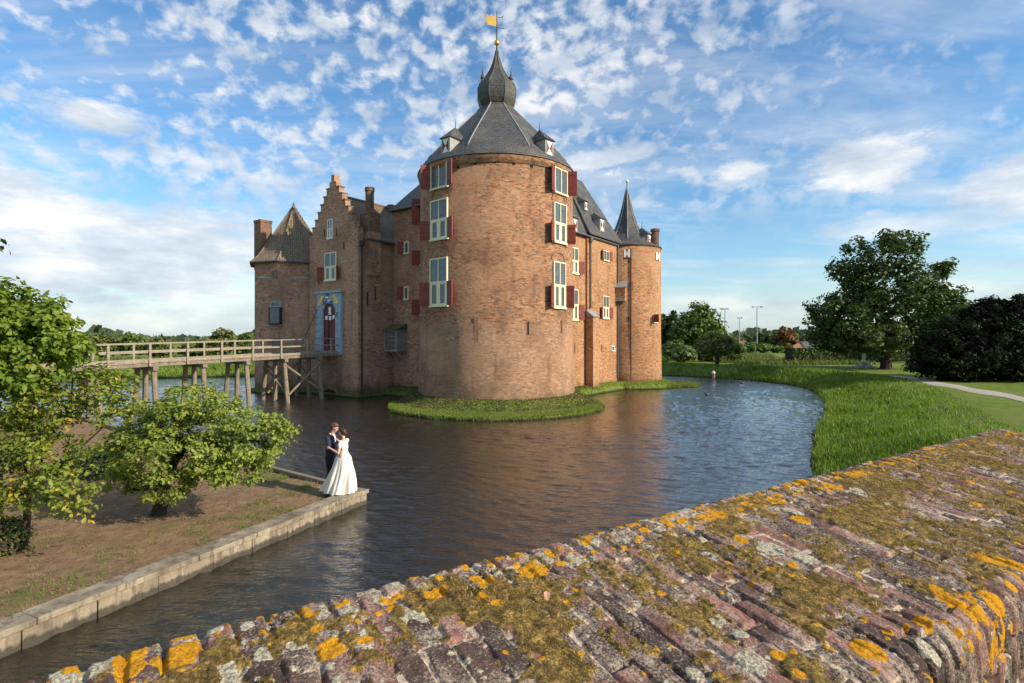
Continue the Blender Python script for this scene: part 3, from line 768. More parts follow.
b = MB(); b.prism([W(-3.85, 9.25)[:2], W(-2.8, 9.25)[:2], W(-2.8, 10.4)[:2], W(-3.85, 10.4)[:2]], 12.5, 14.1)
b.face([W(-3.85, 9.25, 14.1), W(-2.8, 9.25, 14.1), W(-3.1, 9.6, 14.5), W(-3.55, 9.6, 14.5)])
b.lathe(W(-3.35, 9.85), [(.42, 14.0), (.33, 14.5), (.33, 15.8), (.38, 15.85), (.38, 16.1), (.3, 16.15)], 14, uvR=.36)
o = b.build('chimney', M['brick_old'], castle, recalc=True); o['label'] = 'tall slim brick chimney on the gatehouse eaves'
b = MB(); b.lathe(atY(391, 240, 46.5).xy.to_3d(), [(.3, 13.0), (.3, 15.5), (.37, 15.55), (.37, 15.9), (.28, 15.95)], 12, uvR=.3)
o = b.build('chimney', M['brick_old'], castle, recalc=True); o['label'] = 'short round chimney where the gatehouse roof meets the front range'
# gatehouse corner pipe
p = W(-4.45, 9.38); b = MB(); b.tube([(p.x, p.y, 11.9), (p.x, p.y, .3)], .065, 8); b.lathe((p.x, p.y, 11.4), [(.07, 0), (.16, .12), (.18, .4), (.07, .45)], 8); b.build('drainpipe', M['iron'], castle, recalc=True)
window(S_gate, 325, 336.6, 252.5, 280.5, 'cross', ('L', 'R'), 30, fw=.08)
w_ = window(S_gate, 327.8, 333, 219.5, 238.5, 'cross', (), fw=.07, frame='white')
slit(S_gside, 367.5, 292, 305, .1); slit(S_gside, 375, 287, 300, .08)
for px, py in ((324.6, 232.5), (336.5, 232.5), (319, 300-20), (344, 246)):
    q, n = S_gate.hit(px, py); b = MB(); b.obox(q+n*.02, E2, n, UP, .035, .03, .3); b.build('wall_anchor', M['iron'], castle)

# door surround
def gp(px, py, off=0.):
    q, n = S_gate.hit(px, py); return q+n*off
def gb(x0, x1, y0, y1, o0, o1, mat, name, par, mb=None):
    p0 = gp(x0, (y0+y1)/2); p1 = gp(x1, (y0+y1)/2); c = (p0+p1)/2; z0 = zat(y1, c.y); z1 = zat(y0, c.y)
    b = mb or MB(); n = -E1; cc = c+n*((o0+o1)/2); b.obox((cc.x, cc.y, (z0+z1)/2), E2, n, UP, (p1-p0).xy.length/2, abs(o1-o0)/2, (z1-z0)/2)
    if mb is None: return b.build(name, mat, par, recalc=True)
sb = MB()
gb(319, 324.6, 305, 353, -.1, .22, None, '', None, sb); gb(337.6, 343, 305, 355, -.1, .22, None, '', None, sb)
# spandrel with arched opening
xs = [324.6+(337.6-324.6)*i/12 for i in range(13)]
for i in range(12):
    u = ((xs[i]+xs[i+1])/2-331.1)/6.5; ya = 313.5-10.5*math.sqrt(max(0, 1-u*u))
    gb(xs[i]-.02, xs[i+1]+.02, 293, ya, -.1, .17+.0004*i, None, '', None, sb)
gb(319, 324.6, 293, 305, -.1, .2, None, '', None, sb); gb(337.6, 343, 293, 305, -.1, .2, None, '', None, sb)
gb(317.8, 344.2, 291, 293.3, -.1, .3, None, '', None, sb)
for yy in (312, 319, 326, 333, 340, 347):       # rusticated blocks
    gb(318.6, 323.9, yy, yy+4.6, .2, .27, None, '', None, sb); gb(338.2, 343.4, yy, yy+4.8, .2, .27, None, '', None, sb)
sur = sb.build('gateway_surround', M['bluestone'], castle, recalc=True)
dr = gb(324.7, 337.5, 302, 350, -.05, .06, M['maroon'], 'gate_door', castle)
for x, y in ((330.9, 309), (331, 313), (327.6, 317.8), (331.2, 318.2), (334.8, 317.3)):
    q = gp(x, y, .09); b = MB(); b.obox(q, E2, -E1, UP, .13, .03, .15); b.build('white_block', M['white'], dr, recalc=True)
b = MB()
for i in range(5): q = gp(329.5, 320+i*6, .08); b.obox(q, E2, -E1, UP, .012, .02, .28)
b.build('door_joint', M['dark'], dr)
for pts_ in ([(320.5, 307), (321.3, 302), (323.2, 298), (324.6, 295), (327, 297.5), (324.8, 300.5), (324, 304)], [(336.6, 299), (334.6, 296), (336.8, 294.5), (338.8, 298), (341, 301.5), (339.6, 304), (337, 303)]):
    b = MB(); q = [gp(x, y, .26) for x, y in pts_]; r_ = [gp(x, y, .19) for x, y in pts_]
    b.face(q); b.face(list(reversed(r_)))
    for i in range(len(q)): b.face([q[i], r_[i], r_[(i+1) % len(q)], q[(i+1) % len(q)]])
    b.build('gilded_beast', M['yellow'], sur, recalc=True)
b = MB()
for x, y in ((329.3, 295.2), (329.5, 300), (326.8, 303), (333, 302.5)): q = gp(x, y, .21); b.obox(q, E2, -E1, UP, .16, .04, .13)
b.build('heraldic_shield', M['blue_dark'], sur, recalc=True)
b = MB(); 
for x, y in ((329.3, 297.6), (331.2, 300.6)): q = gp(x, y, .215); b.obox(q, E2, -E1, UP, .14, .04, .07)
b.build('heraldic_band', M['white'], sur, recalc=True)
# chains/braces of the old drawbridge
for xa, ya, xb, yb in ((320.5, 310, 312.5, 345), (341, 312, 334, 340)):
    b = MB(); b.tube([gp(xa, ya, .3), gp(xb, yb, 1.0)], .025, 5); b.build('gate_chain', M['iron'], castle)
# culvert arch at water level
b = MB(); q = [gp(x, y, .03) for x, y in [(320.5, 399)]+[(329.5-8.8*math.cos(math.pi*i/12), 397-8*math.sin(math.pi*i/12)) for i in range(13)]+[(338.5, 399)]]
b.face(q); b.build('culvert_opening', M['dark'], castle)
b = MB(); n = -E1
for i in range(13):
    th = math.pi*(i+.5)/13; q = gp(329.5-9.9*math.cos(th), 397-9.1*math.sin(th), .03); b.obox(q, (E2*math.sin(th)*-1+UP*math.cos(th)*-1).normalized(), n, (E2*math.cos(th)-UP*math.sin(th)).normalized(), .13, .05, .11)
b.build('brick_arch', M['brick_arch'], castle, recalc=True)

# ---- front range details
window(S_front, 404.5, 409.3, 241.5, 253.5, 'small', ('L',), 35, fw=.11)
window(S_front, 404.3, 409, 286.5, 299.5, 'small', ('L',), 35, fw=.11)
for y0, y1 in ((212, 224), (249, 265), (298, 315)):       # tall windows right against the big tower: only their left shutters show
    window(S_front, 421.0, 430, y0-14, y1, 'cross' if y0 > 220 else 'pair', ('L',), 40, sw=.65, fw=.1)
# lattice bay
b = MB(); A = [W(-2.35, 9.44), W(-2.35, 7.95), W(-1.25, 7.95), W(-1.25, 9.44)]
bay = None
def slab(mb, a0, a1, b0, b1, z0, z1): c = W((a0+a1)/2, (b0+b1)/2, (z0+z1)/2); mb.obox(c, E1, E2, UP, abs(a1-a0)/2, abs(b1-b0)/2, abs(z1-z0)/2)
slab(b, -2.3, -1.25, 7.95, 9.44, 3.45, 3.6); slab(b, -2.3, -1.25, 7.95, 9.44, 5.0, 5.15)
slab(b, -2.2, -1.25, 8.0, 8.1, 3.6, 5.0); slab(b, -2.3, -2.2, 7.95, 8.1, 3.6, 5.0); slab(b, -2.3, -2.2, 9.32, 9.44, 3.6, 5.0)
bay = b.build('lattice_bay', M['wood_grey'], castle, recalc=True); bay['label'] = 'grey timber lattice bay hanging in the corner beside the gatehouse'
b = MB(); slab(b, -2.18, -2.14, 8.1, 9.32, 3.6, 5.0); b.build('bay_interior', M['dark'], bay, recalc=True)
b = MB()
for i in range(7): slab(b, -2.29, -2.2, 8.2+i*.175, 8.24+i*.175, 3.6, 5.0)
for i in range(3): slab(b, -2.285, -2.21, 8.1, 9.32, 3.9+i*.35, 3.94+i*.35)
b.build('lattice', M['wood_grey'], bay, recalc=True)
b = MB(); P = [W(-2.45, 7.85, 5.15), W(-2.45, 9.44, 5.15), W(-1.29, 9.44, 5.6), W(-1.29, 7.85, 5.6)]; b.face(P); b.face([P[0], P[3], W(-1.29, 7.85, 5.15)]); b.face([p-UP*.1 for p in P])
for i in range(4): b.face([P[i]-UP*.1, P[(i+1) % 4]-UP*.1, P[(i+1) % 4], P[i]])
m, t_, bs_ = newmat('mossy boards'); M['mossboard'] = m
t_.put(bs_.inputs['Base Color'], t_.ramp(t_.noise(t_.pos(), 5, 5), [(.35, (.06, .10, .02)), (.7, (.15, .12, .08))])); bs_.inputs['Roughness'].default_value = .95
b.build('bay_roof', M['mossboard'], bay, recalc=True)
for bb in (8.1, 8.7, 9.3):
    s_ = MB(); s_.tube([W(-2.2, bb, 3.45), W(-1.3, bb, 2.6)], .06, 6); s_.build('bracket', M['wood_grey'], bay)

# ---- left octagonal tower
b = MB(); k8 = [(LT.x+RL*math.cos(aL+k*R(45)), LT.y+RL*math.sin(aL+k*R(45))) for k in range(8)]
b.prism(k8, -1, 10.75); o = b.build('tower_wall', M['brick_gate'], castle, recalc=True); o['label'] = 'dark red brick wall of the eight sided left tower behind the bridge'
b = MB(); rr = RL+.32; base = [(LT.x+rr*math.cos(aL+k*R(45)), LT.y+rr*math.sin(aL+k*R(45)), 10.72) for k in range(8)]
mid = [(LT.x+(rr-.65)*math.cos(aL+k*R(45)), LT.y+(rr-.65)*math.sin(aL+k*R(45)), 11.35) for k in range(8)]
ap = (LT.x, LT.y, 16.0)
for k in range(8):
    k2 = (k+1) % 8; b.face([base[k], base[k2], mid[k2], mid[k]]); b.face([mid[k], mid[k2], ap]); b.face([base[k], (LT.x, LT.y, 10.72), base[k2]])
o = b.build('tower_roof', M['tile'], castle, recalc=True); o['label'] = 'pointed brown pantile roof of the left tower'
for k in range(8):
    r_ = MB(); r_.tube([base[k], mid[k], ap], .09, 6); r_.build('ridge_rib', M['ridge'] if k % 2 else M['tile'], o)
b = MB(); b.tube([(LT.x, LT.y, 15.8), (LT.x, LT.y, 16.3)], [.16, .05], 8); b.build('finial', M['lead_dark'], o)
b = MB(); b.obox((LT.x, LT.y, 10.66), (1, 0, 0), (0, 1, 0), UP, .1, .1, .05)
g_ = MB()
for k in range(8): g_.tube([base[k], base[(k+1) % 8]], .09, 6)
g_.build('gutter', M['lead_dark'], castle)
c = atY(263, 260, 46.2); b = MB(); b.obox((c.x, c.y, 12.4), E1, E2, UP, .5, .52, 2.1); b.obox((c.x, c.y, 14.42), E1, E2, UP, .54, .56, .1)
o = b.build('chimney', M['brick_old'], castle, recalc=True); o['label'] = 'square chimney beside the left tower roof'
for surf, x0, x1 in ((S_left0, 255, 272), (S_left1, 289, 309)):
    p0, n = surf.hit(x0, 277.5); p1, _ = surf.hit(x1, 277.5); c = (p0+p1)/2; b = MB()
    b.obox((c.x, c.y, c.z), (p1-p0).normalized(), n, UP, (p1-p0).length/2, .03, .07); b.build('pale_stone_band', M['stone'], castle)
window(S_left0, 272.8, 277, 270.5, 277, 'small', (), fw=.04, frame='brick_arch')
w_ = window(S_left0, 270.8, 281, 301, 307, 'small', (), fw=.12, frame='stone')
w_ = window(S_left0, 270, 281, 307.3, 323.5, 'small', (), fw=.05, frame='iron', out=.16)
window(S_left0, 272.5, 279.5, 339.5-2, 346, 'small', (), fw=.05, frame='brick_arch')
# curtain between left tower and gatehouse
block(-3.2, 6, 15.4, 17.6, -1, 10.0, 'brick_gate', 'curtain_wall', 'short brick curtain wall between the gatehouse and the left tower')
block(5.5, 14.0, 12.0, 17.5, -1, 9.0, 'brick_gate', 'curtain_wall', 'rear brick curtain wall')

# ================================================================== BRIDGE
bdir = -E1; bn = -E2    # along the bridge away from the gate; bn = side nearer the camera
B0 = W(-4.75, 12.85); SL = -.024
def BP(t, s, z): q = B0+bdir*t+bn*s; return Vector((q.x, q.y, z+SL*t))
ZD = 3.42
bridge = thing('wooden_bridge', (B0.x, B0.y, 0), 'long weathered timber footbridge on raked piles leading to the castle gate', 'bridge')
b = MB(); LB = 31.0
def bbox(mb, t0, t1, s0, s1, z0, z1):
    P = [BP(t, s, z) for z in (z0, z1) for s in (s0, s1) for t in (t0, t1)]
    base = len(mb.v); mb.v += [tuple(p) for p in P]
    for q in ((0, 2, 3, 1), (4, 5, 7, 6), (0, 1, 5, 4), (2, 6, 7, 3), (0, 4, 6, 2), (1, 3, 7, 5)): mb.f.append(tuple(base+i for i in q)); mb.m.append(mb.mi)
k = 0; t0 = -.1
while t0 < LB:
    bbox(b, t0, t0+.215, -1.2+.02*math.sin(k*7.), 1.2+.02*math.sin(k*3.), ZD-.06, ZD+.004*math.sin(k*5)); t0 += .225; k += 1
b.build('deck', M['wood'], bridge, recalc=True)
for s_ in (-1.05, -.35, .35, 1.05):
    b = MB(); bbox(b, 0, LB, s_-.09, s_+.09, ZD-.27, ZD-.062); b.build('beam', M['wood_pile'], bridge, recalc=True)
for s_ in (-1.12, 1.12):
    b = MB(); bbox(b, -.1, LB, s_-.055, s_+.055, ZD+1.03, ZD+1.09)
    rl = b.build('railing', M['wood'], bridge, recalc=True)
    b = MB(); bbox(b, -.1, LB, s_-.025, s_+.025, ZD+.52, ZD+.62); b.build('middle_rail', M['wood'], rl, recalc=True)
    b = MB(); bbox(b, -.1, LB, s_-.05, s_+.05, ZD+.005, ZD+.1); b.build('kick_board', M['wood'], rl, recalc=True)
    t0 = .8
    while t0 < LB:
        o_ = .09 if s_ > 0 else -.09
        b = MB(); bbox(b, t0-.055, t0+.055, s_+o_-.05, s_+o_+.05, ZD-.24, ZD+1.04); b.build('post', M['wood'], rl, recalc=True); t0 += 2.03
for i in range(12):
    t0 = 1.9+2.72*i
    b = MB(); bbox(b, t0-.13, t0+.13, -1.5, 1.5, ZD-.50, ZD-.272); tr = b.build('trestle', M['wood_pile'], bridge, recalc=True)
    for s_, rk in ((-1.2, -.55), (0, 0), (1.2, .55)):
        b = MB(); b.tube([BP(t0, s_, ZD-.5), BP(t0, s_+rk, -.8)], [.15, .17], 8); b.build('pile', M['wood_pile'], tr, smooth=False)
    if i == 0:
        for s_ in (1.35, -1.35):
            for z0_, z1_ in ((.6, 2.7), (2.7, .6)):
                c = MB(); P0 = BP(t0, s_+(.35 if z0_ < 1 else 0), z0_); P1 = BP(t0+2.72, s_+(.35 if z1_ < 1 else 0), z1_)
                c.tube([P0, P1], .075, 6); c.build('brace', M['wood_pile'], tr)
    if i < 2:
        c = MB(); c.tube([BP(t0, 1.6, .55), BP(t0, -1.4, 2.6)], .07, 6); c.tube([BP(t0+.12, -1.6, .55), BP(t0+.12, 1.4, 2.6)], .07, 6); c.build('brace', M['wood_pile'], tr)
# ================================================================== GROUND, WATER
UW = Vector((.8405, .5416, 0)); VW = Vector((-.5416, .8405, 0))   # along / across the foreground parapet
moat = [(4.6, 4.4), (6.3, 8.0), (8.3, 13.2), (10.0, 18.1), (13.0, 23.2), (16.4, 28.7), (19.2, 33), (21.3, 36.6), (24, 42), (26.2, 47.5), (26.9, 52), (26.0, 56.5), (23.5, 60.3), (19.5, 64.2),
        (13, 68), (2, 70), (-15, 68), (-32, 63), (-44, 58), (-50, 48), (-44, 38), (-33, 34.5), (-27, 29.5), (-24, 22), (-20, 10), (-18, -4), (-14, -12), (-7.5, -4.0), (-2.5, -.9), (1.5, 2.0)]
def sdist(X, Y, poly):
    """signed distance, positive outside"""
    d = np.full(X.shape, 1e9); ins = np.zeros(X.shape, bool); n = len(poly)
    for i in range(n):
        ax, ay = poly[i]; bx, by = poly[(i+1) % n]
        ex, ey = bx-ax, by-ay; t = np.clip(((X-ax)*ex+(Y-ay)*ey)/(ex*ex+ey*ey), 0, 1)
        d = np.minimum(d, np.hypot(X-ax-t*ex, Y-ay-t*ey))
        c = ((ay > Y) != (by > Y)) & (X < (bx-ax)*(Y-ay)/((by-ay) if by != ay else 1e-9)+ax); ins ^= c
    return np.where(ins, -d, d)
def smoothpoly(p, k=2):
    for _ in range(k):
        q = []
        for i in range(len(p)):
            a = p[i]; b_ = p[(i+1) % len(p)]; q += [(a[0]*.75+b_[0]*.25, a[1]*.75+b_[1]*.25), (a[0]*.25+b_[0]*.75, a[1]*.25+b_[1]*.75)]
        p = q
    return p
moatS = smoothpoly(moat, 2)
def ground_z(X, Y):
    X = np.asarray(X, float); Y = np.asarray(Y, float)
    d = sdist(X, Y, moatS)+(fbm(X*.35, Y*.35, 5)-.5)*.5
    H = np.full(X.shape, 1.18)
    left = sstep(-6, -14, X)*sstep(36, 30, Y); H = H*(1-left)+.22*left
    v = X*VW.x+Y*VW.y; s_ = X*UW.x+Y*UW.y
    cam = sstep(.9, -.3, v)*sstep(11, 4, np.hypot(X, Y)); H = H*(1-cam)+2.85*cam
    w = 2.6+3.2*sstep(14, 20, X)*sstep(55, 40, Y)+2.0*sstep(4, 10, X)*sstep(45, 30, Y)
    h = .16*sstep(0, .12, d)+(H-.16)*sstep(.05, 1, d/w)**.85
    h = h+(fbm(X*.9, Y*.9, 9)-.5)*.22*sstep(0, 1.5, d)*(.4+.6*sstep(8, 2, d))+(fbm(X*.08, Y*.08, 19)-.5)*.25*sstep(5, 20, d)
    return np.where(d < 0, -.05-1.3*sstep(0, -2.5, d), h)
def axis(lo, hi, st, far):
    core = list(np.arange(lo, hi+1e-6, st)); o = []; d = st; x = core[-1]
    while x < far: d *= 1.18; x += d; o.append(x)
    o2 = []; d = st; x = core[0]
    while x > -far: d *= 1.18; x -= d; o2.append(x)
    return np.array(o2[::-1]+core+o)
gx = axis(-52, 62, .33, 3500); gy = axis(-8, 80, .33, 3500)
GX, GY = np.meshgrid(gx, gy, indexing='ij'); GZ = ground_z(GX, GY)
GZ = np.where(np.hypot(GX, GY) > 400, 1.0, GZ)
npmesh('ground', np.stack([GX, GY, GZ], -1).reshape(-1, 3), gridfaces(len(gx), len(gy)), M['lawn'], smooth=True)['kind'] = 'structure'
def graded(lo, hi, c0, c1, st, g):
    core = list(np.arange(c0, c1+1e-6, st)); o = []; d = st; x = core[-1]
    while x < hi: d = min(d*g, 1.2); x += d; o.append(x)
    o2 = []; d = st; x = core[0]
    while x > lo: d = min(d*g, 1.2); x -= d; o2.append(x)
    return np.array(o2[::-1]+core+o)
wx = graded(-70, 40, -9, 12, .075, 1.012); wy = graded(-20, 80, 4, 16, .06, 1.006)
WX, WY = np.meshgrid(wx, wy, indexing='ij'); WZ = np.zeros_like(WX)
wr = np.random.default_rng(3)
for i in range(34):
    lam = .17*(1.052**i)*wr.uniform(.9, 1.1); an_ = R(76)+wr.normal(0, .30); k_ = 2*math.pi/lam; ph = wr.uniform(0, 6.28)
    cellw = (fbm(WX/(lam*5)+i*3.1, WY/(lam*5), 500+i, 2)-.30)*2
    WZ += lam*(.0062 if lam < .3 else .0100)*(.75 if lam > .6 else 1)*np.sin(k_*(WX*math.cos(an_)+WY*math.sin(an_))+ph+2.5*fbm(WX/(lam*4), WY/(lam*4), 600+i, 2))*np.clip(cellw, 0, 1.4)
WZ *= .55+1.3*fbm(WX*.12, WY*.2, 700, 2)
npmesh('water', np.stack([WX, WY, WZ], -1).reshape(-1, 3), gridfaces(len(wx), len(wy)), M['water'], smooth=True)['kind'] = 'structure'

# gravel path
def gz1(x, y): return float(ground_z(np.array([x]), np.array([y]))[0])
cpts = [(24, 19), (26.8, 26), (29.0, 33), (31.0, 39.5), (33.0, 44), (33.6, 47.5)]
P_ = []; ws = []
for i in range(len(cpts)-1):
    for k in range(8):
        t_ = k/8; P_.append((cpts[i][0]*(1-t_)+cpts[i+1][0]*t_, cpts[i][1]*(1-t_)+cpts[i+1][1]*t_))
V = []; n_ = len(P_)
for i, p in enumerate(P_):
    q = P_[min(i+1, n_-1)]; o = P_[max(i-1, 0)]; d = Vector((q[0]-o[0], q[1]-o[1])).normalized(); w = .72+.12*math.sin(i*.9)
    for j in range(5):
        u = (j/4-.5)*2*w; x = p[0]+d.y*u; y = p[1]-d.x*u; V.append((x, y, gz1(x, y)+.03-.02*abs(j/2-1)))
npmesh('path', V, gridfaces(n_, 5), M['path'], smooth=True)['kind'] = 'structure'

# ---- islet round the castle foot
def cast_d(X, Y):
    dx = X-T.x; dy = Y-T.y; a = dx*E1.x+dy*E1.y; b_ = dx*E2.x+dy*E2.y
    def rect(a0, a1, b0, b1): return np.hypot(np.maximum(np.maximum(a0-a, a-a1), 0), np.maximum(np.maximum(b0-b_, b_-b1), 0))
    d = np.minimum(np.hypot(dx, dy)-RT, rect(-1.3, 14.4, -2.9, 9.44))
    d = np.minimum(d, np.hypot(X-FT.x, Y-FT.y)-RF)
    d2 = np.minimum(rect(-4.72, 4, 9.5, 15.5), np.hypot(X-LT.x, Y-LT.y)-RL)
    return d, d2
ix = np.arange(-26, 24, .14); iy = np.arange(28, 66, .14)
IX, IY = np.meshgrid(ix, iy, indexing='ij')
def islet_e(IX, IY):
    d, d2 = cast_d(IX, IY)
    nz = (fbm(IX*.9, IY*.9, 31)-.5)*.5
    e = 7.15-np.hypot(IX+1.1, IY-36.2)
    e = np.maximum(e, .95-d)
    e = np.maximum(e, 1.0-np.hypot((IX-13.6)/4.4, (IY-51.2)/3.2)*1.0)
    e = np.maximum(e, .35-d2)
    return e+nz, d, d2
def islet_z(IX, IY):
    e, d, d2 = islet_e(IX, IY)
    z = -.9+1.08*sstep(-.25, .12, e)
    z = z+.50*sstep(1.5, .15, d)*sstep(-.1, .2, e)+(fbm(IX*2.2, IY*2.2, 3)-.5)*.12*sstep(0, .3, e)
    return z
npmesh('islet_ground', np.stack([IX, IY, islet_z(IX, IY)], -1).reshape(-1, 3), gridfaces(len(ix), len(iy)), M['lawn'], smooth=True)['kind'] = 'structure'

# ---- grass blades as stuff
def blades(name, X, Y, Z, h, w, mat, label, lean=.35, base=.02, seg=True, parent=None, origin=(0, 0, 0), cat='grass'):
    n = len(X); a = rng.uniform(0, 2*np.pi, n); dx = np.cos(a); dy = np.sin(a)
    la = rng.uniform(0, 2*np.pi, n); L = lean*h*rng.uniform(.3, 1.5, n); lx = np.cos(la)*L; ly = np.sin(la)*L
    hw = w/2
    v0 = np.stack([X-dx*hw, Y-dy*hw, Z-base], -1); v1 = np.stack([X+dx*hw, Y+dy*hw, Z-base], -1)
    m0 = np.stack([X-dx*hw*.7+lx*.35, Y-dy*hw*.7+ly*.35, Z+h*.6], -1); m1 = np.stack([X+dx*hw*.7+lx*.35, Y+dy*hw*.7+ly*.35, Z+h*.6], -1)
    t0 = np.stack([X+lx, Y+ly, Z+h], -1)
    V = np.stack([v0, v1, m1, m0, t0], 1).reshape(-1, 3)
    i = np.arange(n)[:, None]*5
    F3 = np.concatenate([i+np.array([[0, 1, 2]]), i+np.array([[0, 2, 3]]), i+np.array([[3, 2, 4]])], 0)
    rnd = np.repeat(rng.uniform(0, 1, n), 5)
    o = npmesh(name, V, F3, mat, parent=parent, origin=origin, attrs={'rnd': rnd})
    if parent is None: tagp(o, label, cat)
    o['kind'] = 'stuff'; return o
def scatter_bank(n, xr, yr, dr, dens=None):
    X = rng.uniform(*xr, n); Y = rng.uniform(*yr, n); d = sdist(X, Y, moatS); k = (d > dr[0]) & (d < dr[1])
    X, Y, d = X[k], Y[k], d[k]
    if dens is not None: k = rng.uniform(0, 1, len(X)) < dens(X, Y, d); X, Y, d = X[k], Y[k], d[k]
    return X, Y, d
X, Y, d = scatter_bank(900000, (5, 40), (7, 60), (-.05, 6.5), lambda X, Y, d: np.clip((16/Y)**1.5, .03, 1)*np.where(d < 4.5, 1, .35)*(.35+.65*sstep(.35, .6, fbm(X*.6, Y*.6, 77))))
hh = (.12+.26*fbm(X*.5, Y*.5, 41)*sstep(6.5, 3, d))*rng.uniform(.6, 1.3, len(X))*(1+.3*sstep(30, 60, Y))
blades('tall_grass', X, Y, ground_z(X, Y), hh, .016+.0009*Y, M['grass'], 'long bright green grass on the sloping right bank of the moat')
X, Y, d = scatter_bank(220000, (-50, 30), (50, 76), (-.05, 3.5), lambda X, Y, d: np.full(X.shape, .35))
blades('bank_grass', X, Y, ground_z(X, Y), rng.uniform(.15, .5, len(X)), .07, M['grass'], 'green grass along the far bank of the moat')
n = 260000; X = rng.uniform(-12, 22, n); Y = rng.uniform(28, 56, n); e, d, d2 = islet_e(X, Y)
k = (e > .0) & (d > 0) & (d2 > 0) & ((Y < 45) | (X > 5)); X, Y, e, d = X[k], Y[k], e[k], d[k]
up_ = (d < 1.6) & (Y < 44); Xu, Yu = X[up_], Y[up_]
blades('bank_growth', Xu, Yu, islet_z(Xu, Yu), rng.uniform(.03, .09, len(Xu)), .06, M['bank'], 'brown green growth on the steep bank directly under the round tower', lean=1.2)
X, Y, e, d = X[~up_], Y[~up_], e[~up_], d[~up_]
blades('islet_grass', X, Y, islet_z(X, Y), (.04+.08*sstep(.5, 0, e))*rng.uniform(.5, 1.3, len(X)), .035, M['grass_islet'], 'mown green grass on the narrow islet at the foot of the castle', lean=.6)
n = 90000; X = rng.uniform(-60, 60, n); Y = rng.uniform(66, 100, n); d = sdist(X, Y, moatS); k = (d > 6) & (fbm(X*.12, Y*.25, 61) > .42) & ((X < 45)); X, Y = X[k], Y[k]
blades('rough_meadow', X, Y, ground_z(X, Y), rng.uniform(.15, .75, len(X))*(.4+1.1*fbm(X*.2, Y*.2, 62)), .10, M['reed'], 'rough meadow of tall pale grasses beyond the far bank', lean=.7)

# ================================================================== PENINSULA with quay
tip = Vector((-3.92, 14.7, 0)); dn = Vector((-3.24, -7.15, 0)).normalized(); db = Vector((-3.5, 2.55, 0)).normalized()
LN = 24.0; LBk = 33.0
nu, nv = 320, 200
u = (np.linspace(0, 1, nu)**1.25)[:, None]; v = np.linspace(0, 1, nv)[None, :]
inn = Vector((-.25, 0, 0))
PX = (tip.x-.3)+u*((1-v)*dn.x*LN+v*db.x*LBk); PY = tip.y+u*((1-v)*dn.y*LN+v*db.y*LBk)
PZ = .29+(fbm(PX*.7, PY*.7, 51)-.5)*.16+(fbm(PX*4, PY*4, 52)-.5)*.035
PZ = PZ-.10*sstep(.9, 1, v)
npmesh('peninsula_ground', np.stack([PX, PY, PZ], -1).reshape(-1, 3), gridfaces(nu, nv), M['soil'], smooth=True)['kind'] = 'structure'
def pen_z(x, y): return .29+(fbm(x*.7, y*.7, 51)-.5)*.16
nn = Vector((-dn.y, dn.x, 0));  # outward normal candidates
if nn.x < 0: nn = -nn
quay = thing('quay_wall', (tip.x, tip.y, 0), 'long weathered concrete quay wall along the near edge of the peninsula', 'quay wall')
b = MB(); k = 0; t0 = 0.0
while t0 < LN:      # cap stones, each slightly different
    L_ = 1.15+.35*random.random(); c = tip+dn*(t0+L_/2)-nn*(.19+random.uniform(-.006, .006)); b.obox((c.x, c.y, .345+random.uniform(-.006, .006)), dn, nn, UP, L_/2-.004, .23, .05); t0 += L_
b.build('coping', M['quay'], quay, recalc=True, bevel=.012)
b = MB(); t0 = .03; 
while t0 < LN:
    L_ = .7+.4*random.random(); c = tip+dn*(t0+L_/2)-nn*(.13+random.uniform(-.012, .012)); b.obox((c.x, c.y, -.15), dn, nn, UP, L_/2-.006, .12, .438); t0 += L_
b.build('wall_face', M['quay'], quay, recalc=True, bevel=.006)
beam = MB(); nb = Vector((db.y, -db.x, 0)); 
if nb.y < 0: nb = -nb
te = thing('timber_edging', (tip.x+db.x*4, tip.y+db.y*4, 0), 'low dark timber edging along the back edge of the peninsula', 'edging')
t0 = .1; 
while t0 < LBk:
    c = tip+db*(t0+1.5)-nb*.05; beam.obox((c.x, c.y, .30), db, nb, UP, 1.495, .08, .05); t0 += 3
beam.build('beam', M['wood_pile'], te, recalc=True, bevel=.01)
b = MB(); t0 = .1
while t0 < LBk:
    c = tip+db*(t0+.13)-nb*.05; b.obox((c.x, c.y, -.15), db, nb, UP, .125, .07, .38); t0 += .26
b.build('sheet_piling', M['wood_pile'], te, recalc=True)
# ground cover on the peninsula
n = 60000; uu = rng.uniform(0, 1, n); vv = rng.uniform(.03, .97, n)
X = tip.x-.3+uu*((1-vv)*dn.x*LN+vv*db.x*LBk); Y = tip.y+uu*((1-vv)*dn.y*LN+vv*db.y*LBk)
g_ = fbm(X*.8, Y*.8, 71)*.7+fbm(X*3, Y*3, 72)*.3
k = (rng.uniform(0, 1, n) < sstep(.53, .63, g_)*.9+.02) & (Y > 4); X, Y = X[k], Y[k]
blades('short_grass', X, Y, pen_z(X, Y), rng.uniform(.02, .07, len(X)), .014, M['grass'], 'thin patches of short grass on the bare brown soil', lean=.9)

